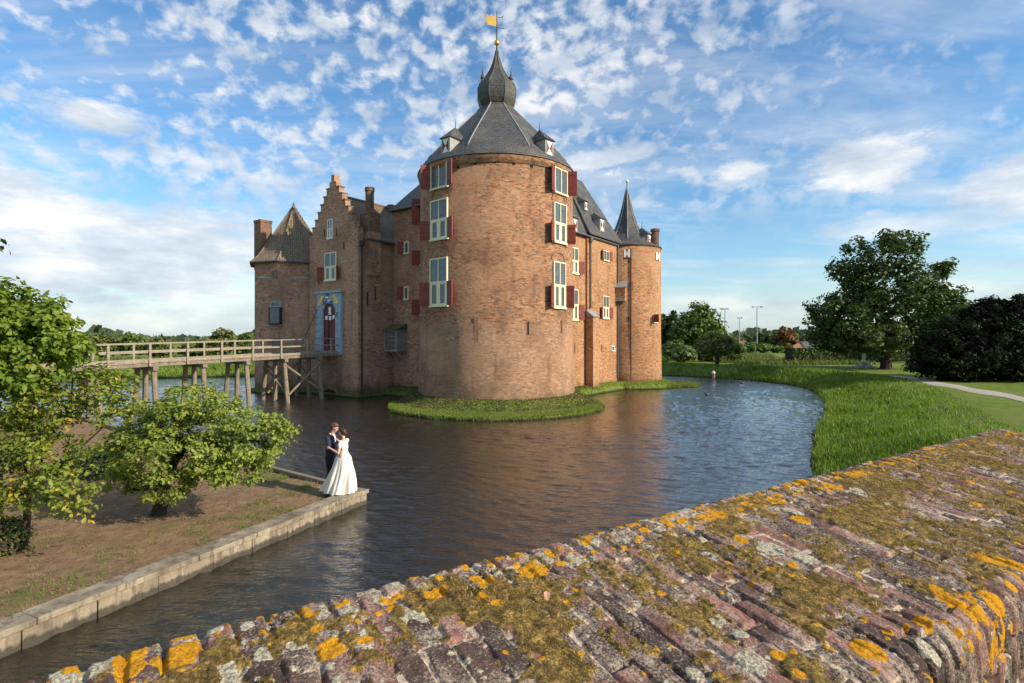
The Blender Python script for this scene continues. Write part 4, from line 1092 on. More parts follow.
n = 2600; uu = rng.uniform(0, 1, n); vv = rng.beta(1.3, 1.1, n)
X = tip.x-.3+uu*((1-vv)*dn.x*LN+vv*db.x*LBk); Y = tip.y+uu*((1-vv)*dn.y*LN+vv*db.y*LBk); k = (Y > 4); X, Y = X[k], Y[k]
a_ = rng.uniform(0, 6.28, len(X)); s_ = rng.uniform(.015, .04, len(X)); Z = pen_z(X, Y)+.022
cs_, sn_ = np.cos(a_)*s_, np.sin(a_)*s_
V = np.stack([np.stack([X-cs_, Y-sn_, Z], -1), np.stack([X+sn_*.5, Y-cs_*.5, Z+rng.uniform(0, .012, len(X))], -1), np.stack([X+cs_, Y+sn_, Z+.004], -1), np.stack([X-sn_*.5, Y+cs_*.5, Z+rng.uniform(0, .012, len(X))], -1)], 1).reshape(-1, 3)
o = npmesh('leaf_litter', V, np.arange(len(X))[:, None]*4+np.array([[0, 1, 2, 3]]), M['litter'], attrs={'rnd': np.repeat(rng.uniform(0, 1, len(X)), 4)}); tagp(o, 'dead leaves scattered over the bare soil under the trees', 'leaves', kind='stuff')
# ================================================================== FOREGROUND PARAPET
V0 = .53; V1 = 1.392; ZW = 3.85; ZL = 3.752
s_ax = np.concatenate([np.arange(-3.2, -.55, .02), np.arange(-.55, 1.7, .0034), np.arange(1.7, 5.03, .0055), [5.03]])
# cross profile parameter: water face bottom -> top -> near face bottom
prof = []
for z in np.arange(-.34, 0, .012): prof.append((V1+.004, ZW+z-.035))
for a in np.linspace(0, math.pi/2, 14)[1:]: prof.append((V1-.03+.034*math.cos(a), ZW-.035+.034*math.sin(a)))
m_top = int((V1-V0-.10)/.0034)
for i in range(1, m_top): f = i/m_top; prof.append((V1-.03-(V1-V0-.10)*f, ZW-.001-(ZW-ZL)*f))
for a in np.linspace(math.pi/2, 0, 26): prof.append((V0+.07-.07*math.cos(a), ZL-.07+.07*math.sin(a)))
for z in np.arange(.01, .62, .008): prof.append((V0, ZL-.07-z))
prof = np.array(prof); arc = np.concatenate([[0], np.cumsum(np.hypot(np.diff(prof[:, 0]), np.diff(prof[:, 1])))])
tn = np.gradient(prof, axis=0); tn /= np.linalg.norm(tn, axis=1)[:, None]; nrm = np.stack([tn[:, 1], -tn[:, 0]], 1)   # outward
nrm *= -1 if nrm[len(nrm)//2, 1] < 0 else 1
S, A = np.meshgrid(s_ax, arc, indexing='ij'); Vv = np.broadcast_to(prof[:, 0], S.shape); Zz = np.broadcast_to(prof[:, 1], S.shape)
wob = (fbm(S*3, A*3, 1)-.5)*.03
pitch = .067; rowc = (S+wob*.6)/pitch; row = np.floor(rowc); fr = rowc-row
off = _h(row, row*0, 11); bl = .215
bc_ = (A+(fbm(S*7, A*7, 2)-.5)*.02)/bl+off; bi = np.floor(bc_); fb = bc_-bi
dj = np.minimum(np.minimum(fr, 1-fr)*pitch, np.minimum(fb, 1-fb)*bl)         # distance to the nearest joint
jw = .004+.006*fbm(S*6, A*6, 4)
ero = fbm(S*22, A*9, 6, 5)
brickm = sstep(jw*.6, jw*1.25+.002, dj+(ero-.5)*.012)
bh = _h(row, bi, 21)
tone = np.clip(bh*.9+(_h(row, bi, 22)-.5)*.2+(ero-.5)*.45, 0, 1)
rough = fbm(S*60, A*60, 7, 4)-.5; rough2 = fbm(S*18, A*12, 8, 4)-.5
fineridge = fbm(S*70, A*7, 16, 3)-.5
hgt = -.011*(1-brickm)+brickm*((bh-.5)*.008+rough2*.014)+rough*.007+fineridge*.008*brickm
mort_pr = sstep(.52, .62, fbm(S*5, A*3.2, 14))      # places where the mortar stands proud of the worn bricks
hgt = hgt+(1-brickm)*mort_pr*.010
deep = sstep(.45, .40, fbm(S*2.2, A*2.2, 88)); hgt = hgt-(1-brickm)*deep*.012
mortar = (1-brickm)*(.15+.85*sstep(.42, .56, fbm(S*3.2, A*2.6, 15)))*(1-.7*deep)
edge = (arc[None, :]-arc[len(np.arange(-.34, 0, .012))])*np.ones_like(S)       # distance from the water-side arris
nearl = arc[-1]-arc-.62+.1
def blobs(scale, seed, thr, soft=.05):
    w_ = fbm(S*scale*2.7, A*scale*2.7, seed+5, 3)-.5
    f = fbm(S*scale+w_*.5, A*scale+w_*.5, seed, 3)
    return sstep(thr, thr+soft, f+w_*.12)
def disc_layer(cell, seed, prob, rmin, rmax):
    """round lichen rosettes on a jittered lattice"""
    out = np.zeros_like(S); gi = np.floor(S/cell); gj = np.floor(A/cell)
    lob = (fbm(S*45, A*45, seed+9, 3)-.5)*.55+(fbm(S*16, A*16, seed+8, 2)-.5)*.5
    for di in (-1, 0, 1):
        for dj_ in (-1, 0, 1):
            ci = gi+di; cj = gj+dj_; on_ = _h(ci, cj, seed)
            cx = (ci+.15+.7*_h(ci, cj, seed+1))*cell; cy = (cj+.15+.7*_h(ci, cj, seed+2))*cell
            r = rmin+(rmax-rmin)*_h(ci, cj, seed+3)**2
            pr_ = prob(cx, cy) if callable(prob) else prob
            dd = np.hypot(S-cx, A-cy)/r+lob
            out = np.maximum(out, np.where(on_ < pr_, sstep(1.0, .8, dd), 0))
    return out
e0 = arc[len(np.arange(-.34, 0, .012))]
lipA = arc[-1]-.62-.05
pe = lambda cx, cy: np.where(np.abs(cy-e0-.05) < .13, .50*sstep(4.5, 2.0, cx)+.14, .0)+np.where(np.abs(cy-lipA) < .16, .16*sstep(.2, 1.1, cx), 0)+.045*sstep(2.5, 1., cx)
orange = np.maximum(disc_layer(.085, 101, pe, .016, .050), disc_layer(.04, 131, lambda cx, cy: pe(cx, cy)*.75+.03, .006, .02))
streak = .8*sstep(.47, .55, fbm(S*26, A*20, 211, 4))*sstep(.69, .73, fbm(S*9, A*2.4, 201, 4))*sstep(.3, .05, np.abs(A-lipA))*sstep(.6, 1.2, S)
orange = np.maximum(orange, streak)
ppale = lambda cx, cy: np.where(np.abs(cy-e0-.08) < .17, .42*sstep(3.5, 1.5, cx), 0)+.05
pale = np.maximum(disc_layer(.07, 301, ppale, .018, .05), disc_layer(.03, 331, lambda cx, cy: ppale(cx, cy)*.6+.10, .005, .013))*(1-orange)
mf = fbm(S*2.6, A*5.2, 401, 5); far_m = sstep(1.2, 3.2, S)*.085
topm = sstep(e0+.03, e0+.12, A)*sstep(lipA+.02, lipA-.12, A)
mf = mf*.5+fbm(S*11, A*7, 411, 5)*.5
moss = sstep(.55-far_m*1.25, .62-far_m*1.25, mf+(1-brickm)*.055+(fbm(S*40, A*40, 402, 3)-.5)*.26)*topm
moss = moss*(1-.8*orange)
hgt = hgt*(1-.55*moss)+moss*(.001+.015*fbm(S*55, A*55, 403, 4))+orange*(.001+.009*fbm(S*95, A*95, 404, 3))+pale*(.000+.006*fbm(S*110, A*110, 405, 2))
hgt = hgt*.66+(fbm(S*1.6, A*1.6, 406, 3)-.5)*.018
# ragged arrises: bricks missing corners
arris = np.maximum(sstep(.06, 0, np.abs(A-e0-.01)), sstep(.09, 0, np.abs(A-lipA-.02)))
hgt = hgt*(1-.35*arris)-arris*(_h(row, row*0+1, 77)*.006+.006*(1-brickm))
PVv = Vv+hgt*nrm[:, 0][None, :]; PZz = Zz+hgt*nrm[:, 1][None, :]
V = np.stack([UW.x*S+VW.x*PVv, UW.y*S+VW.y*PVv, PZz], -1).reshape(-1, 3)
parapet = thing('brick_parapet', (UW.x*1.5+VW.x*.96, UW.y*1.5+VW.y*.96, 0), 'old brick parapet in the foreground with moss and orange lichen on its coping', 'parapet')
co = npmesh('coping', V, gridfaces(*S.shape), M['coping'], parent=parapet, smooth=True,
            attrs=dict(tone=tone, mortar=mortar, orange=orange, pale=pale, mossy=moss))
# body of the wall under the coping, and its far end
b = MB(); q = [UW*-3.2+VW*(V0+.02), UW*5.02+VW*(V0+.02), UW*5.02+VW*(V1-.02), UW*-3.2+VW*(V1-.02)]
b.prism([(p.x, p.y) for p in q], -1.2, 3.66); b.build('wall_body', M['brick_gate'], parapet, recalc=True)
# end face fills the profile
b = MB(); b.face([tuple(V.reshape(len(s_ax), -1, 3)[-1, j]) for j in range(0, len(arc), 4)]); b.build('end_face', M['coping'], parapet)
# moss fibres
mk = (moss > .5) & (S > -.6) & (S < 4.9); idx = np.argwhere(mk); sel = idx[rng.integers(0, len(idx), 60000)]
p = V.reshape(S.shape+(3,))[sel[:, 0], sel[:, 1]]; sS = S[sel[:, 0], sel[:, 1]]
wild = sstep(.5, .65, fbm(sS*6, A[sel[:, 0], sel[:, 1]]*6, 55))
hb = (.0022+.0045*wild**2)*rng.uniform(.4, 1.5, len(p))
jx = p+rng.normal(0, .0015, p.shape)
blades('moss', jx[:, 0], jx[:, 1], jx[:, 2], hb, .0012+.0006*wild, M['moss'], 'moss', lean=1.3, base=.001, parent=parapet)
# a dried leaf lying on the coping
q_, _n = onz(547, 598, ZW-.01), None
b = MB(); c = q_+UP*.008
for i in range(9):
    a0 = 2*math.pi*i/9; a1 = 2*math.pi*(i+1)/9
    f = lambda a: c+Vector((.0085*math.cos(a), .006*math.sin(a), .003*math.cos(a*2)+.009*math.sin(a)))
    b.face([tuple(c), tuple(f(a0)), tuple(f(a1))])
b.build('dried_leaf', simple('dried leaf', (.55, .28, .20), .7, .15, 80), origin=tuple(q_))
tagp(bpy.data.objects['dried_leaf'], 'small curled pink dried leaf lying on the mossy coping', 'leaf')

# ================================================================== TREES
def leaf_mesh(C, size, nrm, fold, nleaf):
    """C (n,3) centres, nrm (n,3) facing; 6-vertex folded leaf"""
    n = len(C); up = rng.normal(0, 1, (n, 3)); nrm = nrm/np.linalg.norm(nrm, axis=1)[:, None]
    ax = np.cross(nrm, up); ax /= np.linalg.norm(ax, axis=1)[:, None]; ay = np.cross(nrm, ax)
    s = (size*rng.uniform(.45, 1.35, n))[:, None]
    if nleaf == 6:
        pts = [(-.5, 0, 0), (-.12, .33, fold), (.28, .25, fold), (.55, 0, 0), (.28, -.25, fold), (-.12, -.33, fold)]
        V = np.stack([C+ax*s*a+ay*s*b_+nrm*s*c for a, b_, c in pts], 1).reshape(-1, 3)
        i = np.arange(n)[:, None]*6; Fq = np.concatenate([i+np.array([[0, 3, 2, 1]]), i+np.array([[0, 5, 4, 3]])], 0)
    else:
        pts = [(-.5, -.12, 0), (.05, -.42, fold), (.5, .1, 0), (-.05, .4, fold)]
        V = np.stack([C+ax*s*a+ay*s*b_+nrm*s*c for a, b_, c in pts], 1).reshape(-1, 3)
        i = np.arange(n)[:, None]*4; Fq = i+np.array([[0, 1, 2, 3]])
    return V, Fq, (6 if nleaf == 6 else 4)
def tree(name, label, cat, base, fork, lobes, nclus, nleaf, lsize, leafm, trunk_r=.12, cl_r=.3, group=None, verts=4, shell=.55, barkm='bark', lean=None, maxr=99, crownname='crown', droop=0.):
    """lobes: (x,y,z,rx,ry,rz[,weight]); skeleton grows from base through fork to the leaf clusters"""
    base = Vector(base); fork = Vector(fork)
    t = thing(name, base, label, cat, group)
    L = np.array([l[:6] for l in lobes], float); wt = np.array([(l[6] if len(l) > 6 else 1)*l[3]*l[4]*l[5] for l in lobes])**.8; wt /= wt.sum()
    k = rng.choice(len(L), nclus, p=wt); d = rng.normal(0, 1, (nclus, 3)); d /= np.linalg.norm(d, axis=1)[:, None]
    r = (shell+(1-shell)*rng.uniform(0, 1, nclus)**.7)*rng.uniform(.75, 1.08, nclus)
    C = L[k, :3]+d*L[k, 3:6]*r[:, None]
    # skeleton
    nodes = [np.array(base), np.array(base*.5+fork*.5+Vector((.08, .05, 0))*trunk_r*6), np.array(fork)]; par = [-1, 0, 1]
    order = np.argsort(np.linalg.norm(C-np.array(fork), axis=1)); sub = order if len(order) < 260 else order[::max(1, len(order)//260)]
    for ci in sub:
        c = C[ci]; N = np.array(nodes[1:]); dist = np.linalg.norm(N-c, axis=1)+.25*np.maximum(0, N[:, 2]-c[2]); j = int(np.argmin(dist))+1
        a = nodes[j]; m_ = max(1, int(dist[j-1]/(cl_r*2.2))); m_ = min(m_, 4); pj = j
        for q in range(1, m_+1):
            p = a+(c-a)*q/m_+(rng.normal(0, .10, 3)*np.linalg.norm(c-a)/m_ if q < m_ else 0); p[2] += .08*np.linalg.norm(c-a)*math.sin(math.pi*q/m_)
            nodes.append(p); par.append(pj); pj = len(nodes)-1
    cnt = np.ones(len(nodes))
    for i in range(len(nodes)-1, 0, -1): cnt[par[i]] += cnt[i]
    rad = trunk_r*(cnt/cnt[2])**.42; rad[0] = trunk_r*1.35; rad[1] = trunk_r*1.08; rad[2] = trunk_r
    b = MB()
    b.tube([nodes[0]+np.array([0, 0, -.15]), nodes[0]+(nodes[1]-nodes[0])*.15, nodes[1], nodes[2]], [trunk_r*1.7, rad[0], rad[1], rad[2]], 10)
    for i in range(3, len(nodes)):
        a = nodes[par[i]]; c = nodes[i]
        if np.linalg.norm(c-a) < 1e-4: continue
        b.tube([a, c], [max(rad[i]*1.15, trunk_r*.035) if par[i] > 2 else rad[i]*1.2, max(rad[i], trunk_r*.03)], 5 if rad[i] < trunk_r*.3 else 7, cap=False)
    b.build('trunk', M[barkm], t, smooth=False)
    # leaves
    k = rng.integers(0, nclus, nclus*nleaf); g = rng.normal(0, 1, (len(k), 3)); g /= np.linalg.norm(g, axis=1)[:, None]
    g *= rng.uniform(0, 1, len(k))[:, None]**.5
    crs = cl_r*rng.uniform(.6, 1.35, nclus)[k][:, None]
    P = C[k]+g*crs*np.array([1.15, 1.15, .8]); P[:, 2] -= droop*np.abs(g[:, 0])
    ctr = L[:, :3].mean(0); nr = g*.8+np.array([0, 0, .75])+rng.normal(0, .55, g.shape)+(P-ctr)/np.linalg.norm(P-ctr, axis=1)[:, None]*.3
    V_, F_, per = leaf_mesh(P, lsize, nr, .09, 6 if verts == 6 else 4)
    rn = np.repeat(np.clip(rng.uniform(0, 1, nclus)[k]*.45+rng.uniform(0, 1, len(k))*.55, 0, 1), per)
    npmesh(crownname, V_, F_, M[leafm], parent=t, attrs={'rnd': rn}); return t
def Lp(px, py, Y, rx, rz, ry=None, w=1, dy=0):
    """lobe given by its outline: centre column/row, distance, half sizes in metres"""
    c = atY(px, py, Y+dy); return (c.x, c.y, c.z, rx, ry or rx, rz, w)
def gbase(px, Y, z=None):
    x = (px-CX)/F*Y; return (x, Y, gz1(x, Y) if z is None else z)

# small tree leaning over the peninsula
mpp = 12.4/F
bx = onz(158, 514, .3)
tree('quince_tree', 'low spreading green tree with a short dark trunk on the bare peninsula', 'tree', bx, (bx.x+.12, bx.y+.05, 1.25),
     [Lp(195, 425, 12.6, 58*mpp, 36*mpp, 1.2), Lp(170, 455, 12.2, 62*mpp, 34*mpp, 1.1), Lp(255, 440, 12.5, 38*mpp, 30*mpp, .8), Lp(283, 425, 12.6, 18*mpp, 16*mpp, .4), Lp(235, 470, 12.2, 26*mpp, 18*mpp, .5, .6),
      Lp(130, 430, 13.0, 30*mpp, 36*mpp, .8), Lp(125, 478, 12.2, 22*mpp, 20*mpp, .5, .8), Lp(165, 490, 12.0, 30*mpp, 12*mpp, .6, .7), Lp(195, 402, 12.9, 52*mpp, 20*mpp, .9), Lp(225, 462, 12.4, 36*mpp, 22*mpp, .8)],
     440, 56, .082, 'leaf_bush', .12, .19, verts=6, shell=.55)
mpp = 10.6/F
tree('fig_tree', 'tall leafy tree with big fresh green leaves at the left edge', 'tree', (-11.2, 11.6, .4), (-11.0, 11.3, 2.6),
     [Lp(5, 330, 10.8, 42*mpp, 46*mpp, 1.1), Lp(40, 335, 10.6, 34*mpp, 34*mpp, .9), Lp(-40, 335, 11, 60*mpp, 58*mpp, 1.5), Lp(66, 346, 10.5, 17*mpp, 18*mpp, .5), Lp(22, 378, 10.6, 44*mpp, 24*mpp, .9), Lp(15, 292, 10.9, 18*mpp, 13*mpp, .4), Lp(-45, 290, 11.0, 42*mpp, 30*mpp, 1.0, .7), Lp(52, 312, 10.6, 13*mpp, 9*mpp, .35), Lp(36, 300, 10.7, 14*mpp, 9*mpp, .3)],
     420, 40, .115, 'leaf_bright', .14, .21, verts=6, shell=.5)
mpp = 10.4/F
tree('medlar_tree', 'small sparse tree with yellowing leaves and bare twigs in front of the footbridge', 'tree', (-9.75, 10.75, .3), (-9.6, 10.7, 1.5),
     [Lp(40, 405, 10.5, 60*mpp, 26*mpp, .9), Lp(105, 395, 10.6, 32*mpp, 28*mpp, .6), Lp(115, 420, 10.6, 20*mpp, 18*mpp, .5, .7), Lp(40, 460, 10.2, 48*mpp, 34*mpp, .8, .8), Lp(70, 495, 10.0, 36*mpp, 26*mpp, .5, .8), Lp(15, 440, 10.4, 40*mpp, 30*mpp, .8), Lp(95, 375, 10.7, 22*mpp, 12*mpp, .4), Lp(10, 490, 10.1, 34*mpp, 26*mpp, .6, .8)],
     290, 24, .085, 'leaf_yellow', .06, .24, verts=6, shell=.35)
c = onz(2, 552, .3)
tree('clipped_shrub', 'small round dark olive shrub at the bottom left of the soil', 'shrub', (c.x, c.y, .28), (c.x, c.y, .45), [(c.x, c.y, .60, .48, .45, .36)], 120, 60, .045, 'leaf_olive', .04, .12, shell=.7)
c = atY(-10, 244, 9.0); tree('leafy_branch_tree', 'tree mostly outside the frame whose twig tip shows at the left edge', 'tree', (c.x-2.2, c.y, .4), (c.x-2.0, c.y, 3.2), [(c.x-.55, c.y, c.z+.1, .55, .5, .5), (c.x-1.5, c.y, c.z+.3, 1.0, .9, .9)], 60, 30, .1, 'leaf_oak', .09, .22, verts=6)
# added dark foliage in place of the shadow beside the low tree
c = onz(112, 478, .42)
tree('shadow_stand_in', 'added deep green foliage standing in for the shadow left of the low spreading tree', 'shrub', (c.x-.3, c.y+.3, .4), (c.x-.3, c.y+.3, .7), [(c.x-.3, c.y+.4, .85, .8, .6, .5), (c.x-1.2, c.y+.6, .8, .7, .6, .45)], 110, 40, .07, 'leaf_oak', .05, .2)

# big tree on the right lawn
Yb = 57.5; mp = Yb/F; bb = gbase(886, Yb)
tree('plane_tree', 'large broad solitary tree on the lawn beyond the moat', 'tree', bb, (bb[0]-.2, Yb, 5.2),
     [Lp(885, 290, Yb, 42*mp, 34*mp, 5), Lp(850, 318, Yb, 38*mp, 28*mp, 4.5), Lp(925, 305, Yb, 30*mp, 28*mp, 4), Lp(880, 252, Yb, 34*mp, 22*mp, 3.5), Lp(905, 240, Yb, 16*mp, 12*mp, 2), Lp(848, 268, Yb, 22*mp, 14*mp, 2.5), Lp(836, 335, Yb, 24*mp, 20*mp, 3.5), Lp(875, 338, Yb-1, 50*mp, 16*mp, 4.5), Lp(938, 270, Yb, 13*mp, 12*mp, 1.8), Lp(920, 335, Yb, 34*mp, 18*mp, 4), Lp(922, 247, Yb, 9*mp, 7*mp, 1), Lp(950, 300, Yb, 14*mp, 14*mp, 2)],
     620, 50, .36, 'leaf_oak', .42, .80, shell=.5, verts=4)
Yb = 43.0; mp = Yb/F; bb = gbase(985, Yb)
tree('yew_bush', 'huge dark green rounded yew at the right edge of the lawn', 'bush', bb, (bb[0], Yb, 3),
     [Lp(985, 330, Yb, 42*mp, 26*mp, 3.2), Lp(945, 342, Yb, 30*mp, 24*mp, 2.6), Lp(1010, 320, Yb, 34*mp, 24*mp, 3), Lp(1050, 335, Yb, 50*mp, 36*mp, 3.5), Lp(960, 362, Yb-1, 44*mp, 22*mp, 2.8), Lp(1010, 360, Yb-1, 46*mp, 24*mp, 3), Lp(992, 306, Yb, 12*mp, 9*mp, 1.2), Lp(930, 360, Yb-.5, 16*mp, 16*mp, 1.6), Lp(970, 315, Yb, 12*mp, 8*mp, 1)],
     1000, 85, .22, 'leaf_dark', .35, .50, shell=.6)
# trees and shrubs beyond the right bank
def bt(px, top, base_, Y, hw, leafm, name, label, cat='tree', n=160, nl=34, ls=None, tr=.2, group='trees beyond the right bank', trunk=.35, lob=None, shell=.55):
    mp = Y/F; bb = gbase(px, Y); zt = zat(top, Y); zb = max(bb[2]+(.9 if cat == 'tree' else .1), zat(base_, Y)); H = zt-bb[2]
    if lob is None:
        zc = (zt+zb)/2; rz = (zt-zb)/2; rx = hw*mp
        lob = [(bb[0], Y, zc, rx*.85, rx*.8, rz*.95), (bb[0]-rx*.45, Y-.3, zc-rz*.2, rx*.5, rx*.5, rz*.65), (bb[0]+rx*.45, Y-.2, zc-rz*.15, rx*.5, rx*.5, rz*.6), (bb[0]+rx*.1, Y, zc+rz*.3, rx*.5, rx*.5, rz*.68)]
    return tree(name, label, cat, bb, (bb[0], Y, bb[2]+H*trunk), lob, n, nl, ls or mp*3.2, leafm, tr, hw*mp*.2, group, shell=shell)
bt(697, 304, 352, 92, 27, 'leaf_mid', 'broadleaf_tree', 'tallest green tree behind the small rounded tree right of the castle', n=260, tr=.3)
bt(668, 311, 352, 98, 20, 'leaf_oak', 'broadleaf_tree', 'dark green tree just right of the far round tower', n=180, tr=.3)
bt(676, 340, 358, 80, 15, 'leaf_mid', 'leafy_shrub', 'green bush below the trees beside the far round tower', 'shrub', n=120, tr=.1, group='shrubs along the far bank')
bt(683, 346, 362, 74, 14, 'leaf_pale', 'leafy_shrub', 'pale grey green shrub on the far bank next to the far round tower', 'shrub', n=130, tr=.08, group='shrubs along the far bank')
bt(717, 331, 357, 68, 23, 'leaf_olive', 'apple_tree', 'small rounded olive green tree with a short trunk on the far bank', n=220, nl=38, tr=.2, trunk=.25)
bt(708, 349, 364, 76, 12, 'leaf_oak', 'leafy_shrub', 'dark shrub behind the small rounded tree', 'shrub', n=90, tr=.08, group='shrubs along the far bank')
bt(735, 352, 364, 74, 9, 'leaf_mid', 'leafy_shrub', 'low green shrub right of the small rounded tree', 'shrub', n=70, tr=.06, group='shrubs along the far bank')
bt(785, 327, 354, 150, 13, 'leaf_red', 'copper_tree', 'russet brown tree beside the orange gable', shell=.3, n=110, tr=.14)
bt(768, 332, 350, 170, 14, 'leaf_oak', 'broadleaf_tree', 'dark distant tree left of the russet tree', n=120, tr=.3)
bt(812, 334, 352, 175, 14, 'leaf_oak', 'broadleaf_tree', 'dark distant tree right of the orange gable', n=120, tr=.3)
bt(935, 288, 350, 72, 26, 'leaf_mid', 'broadleaf_tree', 'green tree rising behind the dark yew', n=200, tr=.3)
bt(963, 300, 345, 84, 22, 'leaf_oak', 'broadleaf_tree', 'dark tree top just left above the yew', n=160, tr=.3)
for px, top, hw, lb in ((752, 343, 9, 'low bush left of the tallest lamp mast'), (742, 346, 10, 'low green bush nearest the small rounded tree in the far field'), (765, 344, 9, 'low bush right of the tallest lamp mast'), (779, 346, 8, 'low bush under the russet tree')):
    bt(px, top, 353, 120, hw, 'leaf_mid', 'field_bush', lb, 'bush', n=50, tr=.06, group='bushes in the far field')
# left, beyond the bridge
for px, top, hw, lm, lb in ((105, 334, 16, 'leaf_olive', 'wispy bush seen over the footbridge nearest the left tree'), (133, 331, 17, 'leaf_mid', 'feathery bush over the footbridge rail, second from the left'), (160, 337, 14, 'leaf_olive', 'low bush over the footbridge rail left of the open gap'), (222, 327, 19, 'leaf_olive', 'rounded olive bush over the footbridge beside the left tower'), (246, 331, 12, 'leaf_mid', 'green bush touching the left tower outline'), (195, 341, 15, 'leaf_mid', 'lowest bush in the gap over the footbridge'), (75, 336, 18, 'leaf_mid', 'bush behind the footbridge at the left tree')):
    bt(px, top, 358, 84, hw, lm, 'willow_bush', lb, 'bush', n=130, nl=26, tr=.07, group='bushes beyond the footbridge', shell=.3)
# clipped hedge
def hedge(x0, x1, Y, top, label):
    a = atY(x0, top, Y); c = atY(x1, top, Y+6); z0 = gz1(a.x, a.y); d = Vector((c.x-a.x, c.y-a.y, 0)); L_ = d.length; d.normalize(); n_ = Vector((-d.y, d.x, 0))
    t = thing('hedge', (a.x, a.y, z0), label, 'hedge'); N = 14000; u = rng.uniform(0, L_, N); h = a.z-z0
    face_ = rng.integers(0, 3, N); w_ = .7
    X_ = np.where(face_ == 2, rng.uniform(-w_, w_, N), np.where(face_ == 0, -w_, w_)); Z_ = np.where(face_ == 2, h, rng.uniform(0, h, N))
    Z_ = Z_+(fbm(u*.8, X_, 5)-.5)*.25*(Z_ > h*.8); X_ = X_+rng.normal(0, .08, N)
    P = np.stack([a.x+d.x*u+n_.x*X_, a.y+d.y*u+n_.y*X_, z0+Z_], -1); nr = rng.normal(0, .6, (N, 3))+np.where(face_[:, None] == 2, np.array([0, 0, 1]), np.array([n_.x, n_.y, .2])*np.sign(X_)[:, None])
    V_, F_, per = leaf_mesh(P, .3, nr, .08, 4); npmesh('foliage', V_, F_, M['leaf_oak'], parent=t, attrs={'rnd': np.repeat(rng.uniform(0, 1, N), per)})
    b = MB(); c_ = a+d*(L_/2); b.obox((c_.x, c_.y, z0+h/2-.06), d, n_, UP, L_/2-.05, w_-.08, h/2-.05); b.build('branches', M['bark'], t, recalc=True)
hedge(789, 925, 72, 348.5, 'long clipped dark hedge behind the large solitary tree')
# far woods on the horizon
n = 9000; az = rng.uniform(-.95, .95, n); D = rng.uniform(330, 520, n); X = D*np.sin(az); Y = D*np.cos(az)
hmax = 3+9*fbm(az*14, az*0, 91)**1.3
P = np.stack([X, Y, 1+hmax*rng.uniform(0, 1, n)**.8], -1); V_, F_, per = leaf_mesh(P, 4.5, rng.normal(0, 1, (n, 3))+np.array([0, -.5, .8]), .1, 4)
o = npmesh('far_wood', V_, F_, M['leaf_far'], attrs={'rnd': np.repeat(rng.uniform(0, 1, n), per)}); tagp(o, 'low line of distant woods along the horizon', 'wood', kind='stuff')

# ---- lamp masts of the sports field
for px, top, Y, kind_, lb in ((684.6, 313, 96, 1, 'slim floodlight mast in front of the dark trees beside the far round tower'), (725, 309, 150, 1, 'lamp mast rising behind the small rounded tree'), (739.5, 318, 175, 1, 'shortest lamp mast, in the middle of the far field'), (757, 307, 140, 2, 'tallest lamp mast with a crossbar in the far field')):
    bb = gbase(px, Y); zt = zat(top, Y); t = thing('lamp_mast', bb, lb, 'lamp mast', 'floodlight masts of the far field')
    b = MB(); b.tube([bb, (bb[0], bb[1], zt)], [.17, .10], 8); b.build('pole', M['stone'], t)
    b = MB(); b.obox((bb[0], bb[1], zt+.05), (1, 0, 0), (0, 1, 0), UP, .5*kind_+.3, .07, .07); b.build('crossbar', M['stone'], t)
    for s_ in ((-1, 1) if kind_ == 2 else (-1, 1)):
        b = MB(); b.obox((bb[0]+s_*(.5*kind_+.1), bb[1]-.15, zt+.02), (1, 0, 0), Vector((0, 1, .4)).normalized(), Vector((0, -.4, 1)).normalized(), .28, .18, .13); b.build('floodlight', M['lead'], t, recalc=True)
# ---- far houses
def house(px0, px1, eave, ridge, Y, wall, roof, label, gable=False):
    x0 = (px0-CX)/F*Y; x1 = (px1-CX)/F*Y; ze = zat(eave, Y); zr = zat(ridge, Y); D = 7
    t = thing('house', ((x0+x1)/2, Y, 1.1), label, 'house', 'houses far beyond the field')
    b = MB(); b.box(x0, x1, Y, Y+D, .8, ze)
    if gable: b.face([(x0, Y, ze), (x1, Y, ze), ((x0+x1)/2, Y, zr)])
    b.build('wall', wall, t, recalc=not gable)
    b = MB(); o_ = .3
    if gable:
        xm = (x0+x1)/2
        for a_, c_ in (((x0-o_, ze-.2), (xm, zr+.05)), ((xm, zr+.05), (x1+o_, ze-.2))):
            b.face([(a_[0], Y-.2, a_[1]), (c_[0], Y-.2, c_[1]), (c_[0], Y+D, c_[1]), (a_[0], Y+D, a_[1])])
    else:
        ym = Y+D/2; b.face([(x0-o_, Y-o_, ze), (x1+o_, Y-o_, ze), (x1, ym, zr), (x0, ym, zr)]); b.face([(x0-o_, Y+D+o_, ze), (x0, ym, zr), (x1, ym, zr), (x1+o_, Y+D+o_, ze)])
        b.face([(x0-o_, Y-o_, ze), (x0, ym, zr), (x0-o_, Y+D+o_, ze)]); b.face([(x1+o_, Y-o_, ze), (x1+o_, Y+D+o_, ze), (x1, ym, zr)])
    rf_ = b.build('roof', roof, t)
    xc = x0+(x1-x0)*.7; b = MB(); b.box(xc-.35, xc+.35, Y+D/2-.3, Y+D/2+.3, zr-.8, zr+.7); b.build('chimney', M['brick_old'], rf_, recalc=True)
    w_ = (x1-x0)
    for k in (.25, .65):
        b = MB(); b.box(x0+w_*k-.5, x0+w_*k+.5, Y-.05, Y+.02, 1.6, min(ze-.4, 3.2)); wn = b.build('window', M['white'], t, recalc=True)
        b = MB(); b.box(x0+w_*k-.4, x0+w_*k+.4, Y-.07, Y-.052, 1.7, min(ze-.5, 3.1)); b.build('pane', M['glass'], wn, recalc=True)
